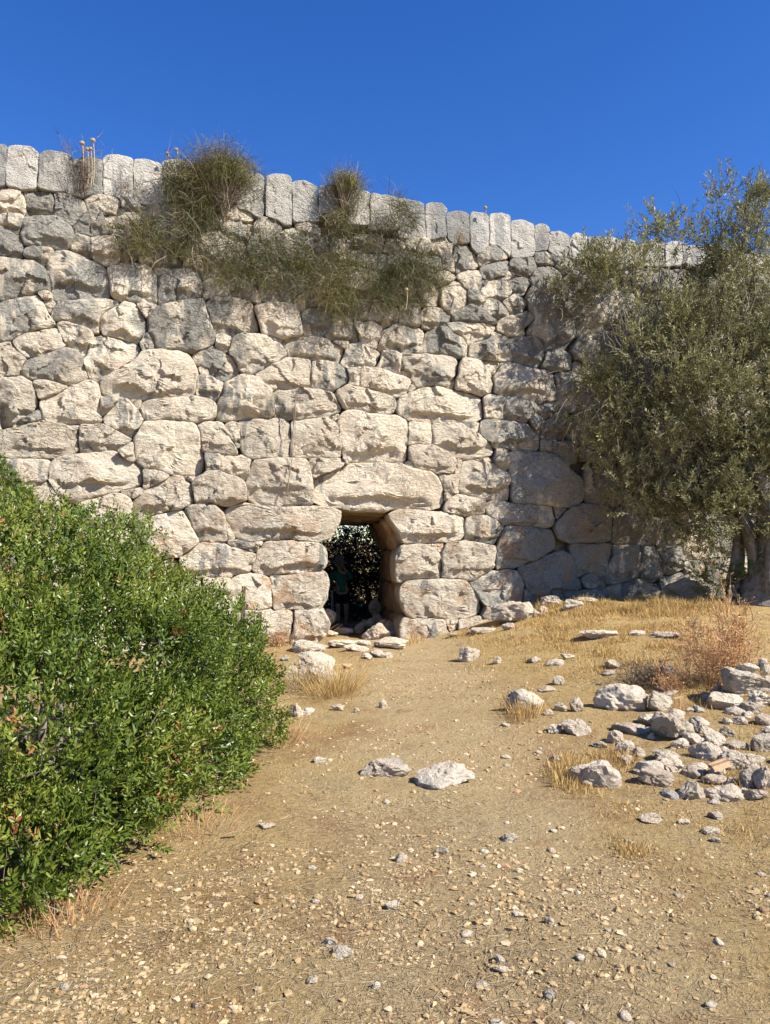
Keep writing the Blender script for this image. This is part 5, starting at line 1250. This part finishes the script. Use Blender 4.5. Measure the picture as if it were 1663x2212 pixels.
# broom like plants rooted in the wall: thin drooping stems
def inpoly(P, x, y):
    c = np.zeros(len(x), bool)
    for a, b in zip(P, np.roll(P, -1, 0)): c ^= ((a[1] > y) != (b[1] > y)) & (x < (b[0] - a[0]) * (y - a[1]) / (b[1] - a[1] + 1e-9) + a[0])
    return c
def hanging(poly, n, seed, label, length=(0.2, 0.55), out=(0.05, 0.28), up=0.2, base=None):
    r = np.random.default_rng(seed); poly = np.array(poly, float); lo, hi = poly.min(0), poly.max(0)
    x = r.uniform(lo[0], hi[0], n * 4); y = r.uniform(lo[1], hi[1], n * 4); k = inpoly(poly, x, y)
    dn = fbm(np.column_stack([x / 45, y / 45, 0 * x]), seed, 3); k &= r.uniform(0, 1, len(x)) < np.clip(0.62 + 0.75 * dn, 0.04, 1); x, y = x[k][:n], y[k][:n]; m = len(x)
    Q = np.array([wallhit(a, b) for a, b in zip(x, y)]) + np.outer(r.uniform(out[0], out[1], m), WN)
    c = np.array([wallhit(*base)]) [0] if base else Q.mean(0); root = rooted('hanging_broom', c, label, 'plant', None)
    D = np.outer(r.uniform(0.1, 0.7, m), WN) + np.outer(r.normal(0, 0.5, m), WD) + np.outer(r.normal(up, 0.5, m), [0, 0, 1])
    tone = np.clip(0.45 + 0.3 * vnoise(Q * 2.2, seed) + r.normal(0, 0.2, m), 0, 1)
    V, F = ribbons(Q, D, r.uniform(*length, m), 6, r.uniform(0.0035, 0.006, m), 0.26, 0.13, seed + 1)
    obj('foliage', mesh_np('foliage', V - c, F, False, np.repeat(tone, 6)), M_BROOM, root)
    s = r.choice(m, max(m // 7, 10)); V, F = ribbons(Q[s] - 0.05 * WN, D[s] + r.normal(size=(len(s), 3)) * 0.5, r.uniform(0.25, 0.7, len(s)), 5, 0.010, 0.1, 0.22, seed + 3)
    obj('stems', mesh_np('stems', V - c, F, False, np.repeat(r.uniform(0.3, 1, len(s)), 5)), M_TWIG, root)
    return root
def tuft(px, py, rx, ry, n, seed, label, spiky=0.0, up=0.6, base=(0, 40)):
    """rounded broom bush standing on the wall top"""
    r = np.random.default_rng(seed); c0 = wallhit(px + base[0], py + base[1]) + WN * 0.12; c = wallhit(px, py) + WN * 0.12; kk = np.linalg.norm(c) / FPX * 0.97
    root = rooted('hanging_broom', c0, label, 'plant'); d = unit(r.normal(size=(n, 3))); d[:, 2] = np.where(d[:, 2] < -0.5, -d[:, 2], d[:, 2])
    f = r.uniform(0.25, 0.95, n) * (1 + 0.45 * fbm(d * 1.6, seed, 2))
    Q = c + (np.outer(d[:, 0] * f * rx * kk, WD) + np.outer(d[:, 1] * f * 0.42, WN) + np.outer(d[:, 2] * f * ry * kk, [0, 0, 1]))
    D = unit(Q - c0) * 0.35 + r.normal(size=(n, 3)) * 0.55 + [0, 0, up * 0.35]
    V, F = ribbons(Q, D, r.uniform(0.12, 0.34, n), 6, r.uniform(0.0035, 0.006, n), 0.30, 0.16, seed + 1)
    tone = np.clip(0.5 + 0.3 * d[:, 2] + 0.2 * vnoise(Q * 3, seed) + r.normal(0, 0.15, n), 0, 1)
    obj('foliage', mesh_np('foliage', V - c0, F, False, np.repeat(tone, 6)), M_BROOM, root)
    s = r.choice(n, n // 8); V, F = ribbons(np.repeat(c0[None], len(s), 0) + r.normal(size=(len(s), 3)) * 0.06, Q[s] - c0 + r.normal(size=(len(s), 3)) * 0.1, np.linalg.norm(Q[s] - c0, axis=1) * 1.1 + 0.1, 5, 0.008, -0.02, 0.1, seed + 3)
    bag = Bag(); bag.add(V - c0, F, np.repeat(r.uniform(0.2, 0.9, len(s)), 5))
    if spiky:
        m = 60; Q2 = c + np.outer(r.normal(0.1, 0.3, m) * rx * kk, WD) + np.outer(r.uniform(0.3, 0.8, m) * ry * kk, [0, 0, 1])
        V, F = ribbons(Q2, r.normal(size=(m, 3)) * 0.3 + [0, 0, 1], r.uniform(0.15, 0.5, m) * spiky, 4, 0.006, 0.0, 0.1, seed + 4); bag.add(V - c0, F, np.repeat(r.uniform(0.3, 1, m), 4))
    obj('stems', bag.mesh('stems', False), M_TWIG, root); return root
tuft(482, 394, 78, 58, 4200, 901, 'big rounded olive brown bush sprouting over the wall top', 0.8, 0.9, (-10, 60))
tuft(742, 420, 46, 34, 1700, 902, 'smaller twiggy bush on the wall top right of the big one', 1.0, 0.9, (0, 45))
hanging([(352, 372), (420, 352), (470, 440), (455, 500), (400, 520), (370, 480), (350, 420)], 1500, 903, 'brownish drooping plant hanging left of the big wall top bush', (0.2, 0.45))
hanging([(690, 478), (760, 452), (850, 436), (892, 478), (884, 516), (800, 512), (700, 535)], 1400, 904, 'wide cushion of drooping stems below the smaller bush', (0.15, 0.32), (0.1, 0.42), 0.0)
hanging([(238, 486), (300, 466), (370, 492), (420, 520), (440, 590), (360, 570), (262, 566), (236, 526)], 1300, 905, 'left end of the hanging plants, a tangled olive patch', (0.12, 0.35))
hanging([(420, 480), (520, 500), (640, 510), (690, 600), (660, 655), (560, 640), (440, 620), (420, 550)], 1900, 906, 'broad curtain of hanging stems in the middle of the upper wall')
hanging([(640, 510), (700, 520), (760, 560), (770, 690), (720, 690), (660, 640)], 1300, 907, 'narrow green curtain reaching lowest under the smaller bush', (0.25, 0.6))
hanging([(770, 590), (830, 560), (930, 545), (952, 580), (946, 640), (890, 672), (800, 670)], 1600, 908, 'green curtain of stems at the right end of the hanging plants', (0.25, 0.6))
hanging([(540, 500), (900, 520), (940, 560), (800, 600), (640, 560), (540, 540)], 500, 909, 'thin tangle of dry stems linking the hanging plants', (0.15, 0.4))

# dry twiggy plants and seed heads on the wall top
def twig_bush(px, py, n, h, spread, seed, label, mat, Y=None, lean=0.0, side=0.3, w=0.006, leafy_=0, name='dry_twig_plant', branch=True):
    r = np.random.default_rng(seed); c = (wallhit(px, py) + WN * 0.1) if Y is None else (gp(px, py) if Y == 'g' else pt(px, py, Y)); root = rooted(name, c, label, 'plant')
    D = np.column_stack([r.normal(lean, side, n), r.normal(0, side, n), np.ones(n)]); Q = c + r.normal(size=(n, 3)) * [spread, spread, 0.01]
    L = h * r.uniform(0.35, 1.0, n); V, F = ribbons(Q, D, L, 6, w, 0.0, 0.12, seed + 1); bag = Bag(); bag.add(V - c, F, np.repeat(r.uniform(0, 1, n), 6))
    obj('stems', bag.mesh('stems', False), mat, root)['kind'] = 'stuff'
    if branch:
        X = V.reshape(n, 2, 7, 3).mean(1); bag = Bag()
        for j in range(5):
            i = r.integers(0, n, n * 2); t = r.integers(2, 7, n * 2); q = X[i, t]
            V2, F2 = ribbons(q, unit(D[i]) * 0.6 + r.normal(size=(len(i), 3)) * 0.6, h * r.uniform(0.08, 0.25, len(i)), 3, w * 0.7, 0.0, 0.2, seed + 5 + j); bag.add(V2 - c, F2, np.repeat(r.uniform(0, 1, len(i)), 3))
        obj('twigs', bag.mesh('twigs', False), mat, root)['kind'] = 'stuff'
        if leafy_:
            i = r.integers(0, n, leafy_); q = X[i, r.integers(2, 7, leafy_)] + r.normal(size=(leafy_, 3)) * h * 0.07
            V3, F3, k = leaves(q, r.normal(size=(leafy_, 3)) + [0, 0, 0.3], r.normal(size=(leafy_, 3)), 0.028, 0.010, False); obj('foliage', mesh_np('foliage', V3 - c, F3, False, r.uniform(0.2, 0.8, leafy_)), mat, root)
    return root
twig_bush(178, 418, 60, 0.85, 0.06, 921, 'dry grey twiggy plant below seed heads at the upper left', M_TWIG, side=0.22)
twig_bush(268, 425, 22, 0.38, 0.06, 922, 'small bare twig plant right of the grey twiggy plant', M_TWIG)
twig_bush(300, 425, 16, 0.25, 0.05, 923, 'sparse twigs between two coping blocks at the upper left', M_TWIG)
twig_bush(988, 530, 60, 0.26, 0.08, 924, 'pale dry tuft between coping blocks right of the hanging plants', M_STRAW)
twig_bush(1322, 560, 60, 0.22, 0.08, 925, 'reddish dry tuft on the coping near the olive tree', M_RUST)
M_HEAD = simple_mat('seed_head', [(0.3, (0.42, 0.33, 0.20)), (0.7, (0.58, 0.48, 0.32))], 0.9, 60, attr=False, bump=(70, 0.02, (1, 1, 1)))
def seed_head(px, py, qy, rad, label, lean=0.0, out=0.15):
    top_ = wallhit(px, py) + WN * out; bot_ = wallhit(px + lean, qy) + WN * (out - 0.05); root = rooted('dry_flower', bot_, label, 'flower')
    path = [bot_ + (top_ - bot_) * t + np.array([0.02 * math.sin(3 * t), 0, 0]) for t in np.linspace(0, 1, 7)]
    V, F = tube(path, 0.007, 6); obj('stalk', mesh_np('stalk', V - bot_, F), M_HEAD, root)
    D, F = ICO[3]; rad = rad * 0.72; P = D * rad * (1 + 0.22 * np.abs(vnoise(D * 9, 5)))[:, None]; h_ = obj('head', mesh_np('head', P, F), M_HEAD, root, top_ - bot_)
    r = np.random.default_rng(int(px)); V, F = ribbons(D[:300] * rad * 0.9, D[:300], rad * 0.5, 1, 0.006, 0.0, 0.0, 3); obj('florets', mesh_np('florets', V, F, False, np.full(len(F), 0.5)), M_STRAW, h_)
for a in ((202, 314, 405, .042, 'tallest round dry seed head above the coping at upper left'), (179, 320, 408, .040, 'round seed head left of the tallest one'), (190, 333, 410, .034, 'short seed head, left of a low pair under the tallest'), (197, 332, 412, .032, 'short seed head, right of a low pair under the tallest'),
          (380, 333, 352, .030, 'small seed head on a thin stalk near the big bush'), (360, 341, 352, .028, 'small low seed head on a coping block near the big bush'), (1040, 456, 470, .036, 'single round seed head on the coping right of the hanging plants'), (1388, 505, 520, .028, 'tiny pinkish seed head on the coping beside the olive'),
          (851, 650, 690, .036, 'yellow seed head hanging in front of the green curtain')): seed_head(*a, out=0.15 if a[0] != 851 else 0.6)
# dead vine stem hanging down the wall above the gate
def vine():
    pts_ = [(634, 845), (630, 900), (628, 960), (622, 1010), (616, 1060), (612, 1090)]
    P = np.array([wallhit(a, b) + WN * (0.14 + 0.02 * math.sin(b)) for a, b in pts_]); c = P[0]; root = rooted('dry_vine', c, 'thin dead vine stem hanging down the wall left of the gateway', 'plant')
    for j in range(3):
        Q = P + np.array([[0.02 * math.sin(i * 2.1 + j * 2), 0, 0] for i in range(len(P))]) + j * 0.012 * WD; V, F = tube(Q, np.linspace(0.005, 0.003, len(Q)), 5); obj('stem', mesh_np('stem', V - c, F, True, np.full(len(F), 0.8)), M_TWIG, root)
vine()
# rusty dry shrub and grey thorny cushion at the right
twig_bush(1552, 1478, 85, 0.72, 0.16, 941, 'rusty orange dry shrub at the right below the olive', M_RUST, 'g', 0.05, 0.34, 0.008, 3000, 'dry_shrub')
twig_bush(1585, 1420, 26, 0.72, 0.07, 942, 'pale upright dead stems rising behind the rusty shrub', M_RUST, 'g', 0.02, 0.16, 0.012, 900, 'dry_shrub')
twig_bush(1500, 1385, 10, 0.40, 0.03, 943, 'bare pale dead stem standing left of the rusty shrub', M_STRAW, 'g', 0.0, 0.12, 0.012, 0, 'dry_shrub')
twig_bush(1402, 1478, 130, 0.30, 0.12, 944, 'low grey thorny cushion between boulders and rusty shrub', M_TWIG, 'g', 0.0, 0.6, 0.006, 0, 'thorn_cushion')
twig_bush(1445, 1490, 60, 0.32, 0.08, 945, 'small dry thorn bush beside the tan upright stone', M_RUST, 'g', 0.0, 0.5, 0.006, 300, 'thorn_cushion')
twig_bush(1567, 1330, 5, 0.62, 0.02, 946, 'single reddish sapling stem in front of the dark shrub', M_RUST, 'g', 0.0, 0.08, 0.012, 60, 'dry_shrub')
twig_bush(600, 1395, 60, 0.30, 0.10, 947, 'reddish leafed weed in front of the left jamb', M_RUST, 'g', 0.0, 0.4, 0.006, 300, 'dry_shrub')

# ------------------------------------------------------------------ person standing in the shade behind the gateway
PB = pt(735, 1355, 16.8); PB[2] = float(hfun(PB[0], PB[1]))
M_SKIN = simple_mat('skin', [(0.3, (0.50, 0.31, 0.22)), (0.7, (0.58, 0.38, 0.28))], 0.55, 12, attr=False)
M_TEAL = simple_mat('teal_cloth', [(0.3, (0.045, 0.22, 0.18)), (0.7, (0.06, 0.28, 0.225))], 0.85, 14, attr=False, bump=(22, 0.02, (1, 1, 0.6)))
M_NAVY = simple_mat('dark_cloth', [(0.3, (0.012, 0.013, 0.018)), (0.7, (0.03, 0.03, 0.04))], 0.9, 14, attr=False)
M_HAT = simple_mat('grey_hat_cloth', [(0.3, (0.20, 0.205, 0.24)), (0.7, (0.28, 0.285, 0.32))], 0.9, 20, attr=False)
M_SHOE = simple_mat('shoe_fabric', [(0.3, (0.12, 0.12, 0.13)), (0.7, (0.35, 0.35, 0.36))], 0.8, 20, attr=False)
M_ALU = simple_mat('pole_metal', [(0.0, (0.6, 0.6, 0.62)), (1.0, (0.8, 0.8, 0.82))], 0.35, 20, attr=False, spec=0.6)
M_PHONE = simple_mat('black_plastic', [(0.0, (0.01, 0.01, 0.012)), (1.0, (0.02, 0.02, 0.024))], 0.3, 20, attr=False, spec=0.5)
def skin_mesh(name, nodes, edges, root, mat, parent=None, loc=None, sub=2):
    me = bpy.data.meshes.new(name); keys = list(nodes); ix = {k: i for i, k in enumerate(keys)}
    me.from_pydata([nodes[k][0] for k in keys], [(ix[a], ix[b]) for a, b in edges], []); me.update()
    o = obj(name, me, mat, parent, loc); md = o.modifiers.new('skin', 'SKIN'); md.use_smooth_shade = True; md.branch_smoothing = 0.6
    for i, k in enumerate(keys):
        v = me.skin_vertices[0].data[i]; rr = nodes[k][1]; v.radius = rr if isinstance(rr, tuple) else (rr, rr); v.use_root = (k == root)
    s = o.modifiers.new('subsurf', 'SUBSURF'); s.levels = sub; s.render_levels = sub
    return o
nd = {'pel': ((0.03, 0, .78), (.13, .10)), 'wai': ((0.02, -.01, .92), (.115, .085)), 'che': ((0.0, -.02, 1.10), (.135, .095)), 'nek': ((-.01, -.03, 1.235), .05), 'jaw': ((-.02, -.055, 1.30), (.052, .058)), 'hed': ((-.02, -.045, 1.385), (.073, .088)), 'top': ((-.02, -.03, 1.46), .05),
      'shR': ((-.14, -.02, 1.19), .052), 'elR': ((-.19, -.03, 1.02), .038), 'wrR': ((-.20, -.13, .90), .026), 'paR': ((-.20, -.18, .875), (.030, .018)),
      'shL': ((.14, -.02, 1.19), .052), 'elL': ((.255, -.10, 1.06), .038), 'wrL': ((.13, -.17, 1.23), .026), 'paL': ((.085, -.185, 1.29), (.030, .018)),
      'hiR': ((-.06, 0, .74), .088), 'knR': ((-.05, -.06, .43), .056), 'caR': ((-.05, -.01, .28), .050), 'anR': ((-.045, -.01, .075), .034), 'toR': ((-.06, -.15, .03), .032),
      'hiL': ((.11, 0, .74), .088), 'knL': ((.13, -.04, .43), .056), 'caL': ((.13, .02, .28), .050), 'anL': ((.13, .03, .075), .034), 'toL': ((.15, -.11, .03), .032)}
ed = [('pel', 'wai'), ('wai', 'che'), ('che', 'nek'), ('nek', 'jaw'), ('jaw', 'hed'), ('hed', 'top'), ('che', 'shR'), ('shR', 'elR'), ('elR', 'wrR'), ('wrR', 'paR'), ('che', 'shL'), ('shL', 'elL'), ('elL', 'wrL'), ('wrL', 'paL'),
      ('pel', 'hiR'), ('hiR', 'knR'), ('knR', 'caR'), ('caR', 'anR'), ('anR', 'toR'), ('pel', 'hiL'), ('hiL', 'knL'), ('knL', 'caL'), ('caL', 'anL'), ('anL', 'toL')]
def fingers(side, palm, axis, lat, curl):
    palm, axis, lat, curl = map(np.array, (palm, axis, lat, curl))
    for i in range(4):
        b = palm + lat * (i - 1.5) * 0.017 + axis * 0.02; L = (0.055, 0.066, 0.060, 0.046)[i]
        m = b + axis * L * 0.5 + curl * L * 0.2; t = m + axis * L * 0.15 + curl * L * 0.5
        for q, p, rr in (('a', b, .0085), ('b', m, .008), ('c', t, .0068)): nd[f'{side}{i}{q}'] = (tuple(p), rr)
        ed.extend([('pa' + side, f'{side}{i}a'), (f'{side}{i}a', f'{side}{i}b'), (f'{side}{i}b', f'{side}{i}c')])
    b = palm - lat * 0.03 - axis * 0.012; t = b - lat * 0.012 + axis * 0.03 + curl * 0.018
    nd[side + 't'] = (tuple(b), .0095); nd[side + 'u'] = (tuple(t), .008); ed.extend([('pa' + side, side + 't'), (side + 't', side + 'u')])
fingers('R', (-.20, -.19, .865), (0.0, -.55, -.83), (1, 0, 0), (0.2, .8, -.5)); fingers('L', (.08, -.19, 1.30), (-.55, -.15, .8), (.75, 0, .6), (-.6, -.5, .0))
body = skin_mesh('person', nd, ed, 'pel', M_SKIN, None, PB)
tag(body, 'person in teal top and grey sun hat, hand at the face, behind the gateway', 'person')
# face: nose, eyes, mouth, ears as small shaped pieces of the head
def blob(name, c, rad, mat, parent, sub=2, loc=None):
    D, F = ICO[sub]; return obj(name, mesh_np(name, D * np.array(rad), F), mat, parent, c)
M_EYE = M_PHONE
blob('nose', (-.02, -.135, 1.355), (.012, .018, .022), M_SKIN, body)
for sx in (-1, 1): blob('eye', (-.02 + sx * .03, -.122, 1.385), (.011, .008, .006), M_EYE, body); blob('ear', (-.02 + sx * .076, -.04, 1.37), (.010, .020, .030), M_SKIN, body)
M_LIP = simple_mat('lips', [(0.0, (0.36, 0.13, 0.11)), (1.0, (0.42, 0.17, 0.14))], 0.5, 20, attr=False)
blob('mouth', (-.02, -.118, 1.315), (.022, .010, .006), M_LIP, body)
M_HAIR = simple_mat('dark_hair', [(0.0, (0.02, 0.014, 0.01)), (1.0, (0.06, 0.04, 0.03))], 0.6, 30, attr=False)
blob('hair', (-.02, -.012, 1.385), (.082, .085, .095), M_HAIR, body, 3)
sh = {k: nd[k] for k in ('wai', 'che', 'shR', 'elR', 'shL', 'elL')}; sh = {k: (v[0], tuple(x * 1.14 + .006 for x in v[1]) if isinstance(v[1], tuple) else v[1] * 1.22 + .004) for k, v in sh.items()}
sh['hem'] = ((0.03, -.005, .735), (.165, .125)); sh['col'] = ((-.01, -.028, 1.215), .066)
sh['cuR'] = ((-.199, -.115, .915), .034); sh['cuL'] = ((.138, -.165, 1.215), .034)
skin_mesh('shirt', sh, [('hem', 'wai'), ('wai', 'che'), ('che', 'col'), ('che', 'shR'), ('shR', 'elR'), ('elR', 'cuR'), ('che', 'shL'), ('shL', 'elL'), ('elL', 'cuL')], 'wai', M_TEAL, body)
so = {'p': ((0.03, 0, .80), (.15, .118)), 'hR': ((-.06, 0, .71), .108), 'kR': ((-.052, -.05, .47), .082), 'hL': ((.11, 0, .71), .108), 'kL': ((.128, -.035, .47), .082)}
skin_mesh('shorts', so, [('p', 'hR'), ('hR', 'kR'), ('p', 'hL'), ('hL', 'kL')], 'p', M_NAVY, body)
for n_, x, y in (('R', -.05, -.065), ('L', .14, -.025)):
    skin_mesh('shoe', {'h': ((x + (.0 if n_ == 'R' else -.008), y + .07, .045), (.042, .042)), 'm': ((x, y, .042), (.044, .036)), 't': ((x - .005, y - .11, .032), (.040, .026)), 'a': ((x + .003, y + .06, .10), .044)}, [('h', 'm'), ('m', 't'), ('h', 'a')], 'h', M_SHOE, body)
# sun hat: lathe with a sloping brim
pr = [(0.001, .140), (.040, .138), (.070, .125), (.086, .09), (.093, .04), (.097, .012), (.125, -.004), (.160, -.022), (.168, -.03), (.160, -.030), (.10, .0), (.088, .0)]
n = 36; th = np.linspace(0, 2 * np.pi, n, endpoint=False)
V = np.array([(r_ * math.cos(t) * 1.0, r_ * math.sin(t) * 1.1, z_ + (0.012 * math.sin(2 * t + 1) if r_ > .11 else 0)) for r_, z_ in pr for t in th])
F = np.array([[a * n + j, a * n + (j + 1) % n, (a + 1) * n + (j + 1) % n, (a + 1) * n + j] for a in range(len(pr) - 1) for j in range(n)])
hat = obj('hat', mesh_np('hat', V, F), M_HAT, body, (-.02, -.035, 1.425)); hat.rotation_euler = (0.16, 0.05, 0)
# the phone at the face and two trekking poles hanging from the other hand are things of their own
bm = bmesh.new(); bmesh.ops.create_cube(bm, size=1); bmesh.ops.scale(bm, vec=(.072, .009, .15), verts=bm.verts); bmesh.ops.bevel(bm, geom=bm.edges[:], offset=.004, segments=2, affect='EDGES')
me = bpy.data.meshes.new('phone'); bm.to_mesh(me); bm.free(); ph = obj('phone', me, M_PHONE, None, PB + np.array([.045, -.215, 1.335])); ph.rotation_euler = (0.1, -0.25, 0.1); tag(ph, 'dark phone held up before the face of the person', 'phone')
for j, (xb, lab) in enumerate(((-.165, 'left trekking pole hanging from the hand of the person'), (-.115, 'right trekking pole hanging from the hand of the person'))):
    a_ = PB + np.array([-.19 + .02 * j, -.23, .93]); b_ = PB + np.array([xb, -.30, .02]); root = empty('trekking_pole', b_); tag(root, lab, 'pole')
    for nm, t0, t1, rr, mm in (('tip', 0, .06, .005, M_PHONE), ('shaft', .06, .86, .0085, M_ALU), ('grip', .86, 1.06, .015, M_PHONE)):
        path = [b_ + (a_ - b_) * t - b_ for t in np.linspace(t0, t1, 5)]; V, F = tube(path, rr, 10); obj(nm, mesh_np(nm, V, F), mm, root)
    path = [b_ + (a_ - b_) * t - b_ for t in (.065, .072)]; V, F = tube(path, [.028, .012], 14); obj('basket', mesh_np('basket', V, F), M_PHONE, root)
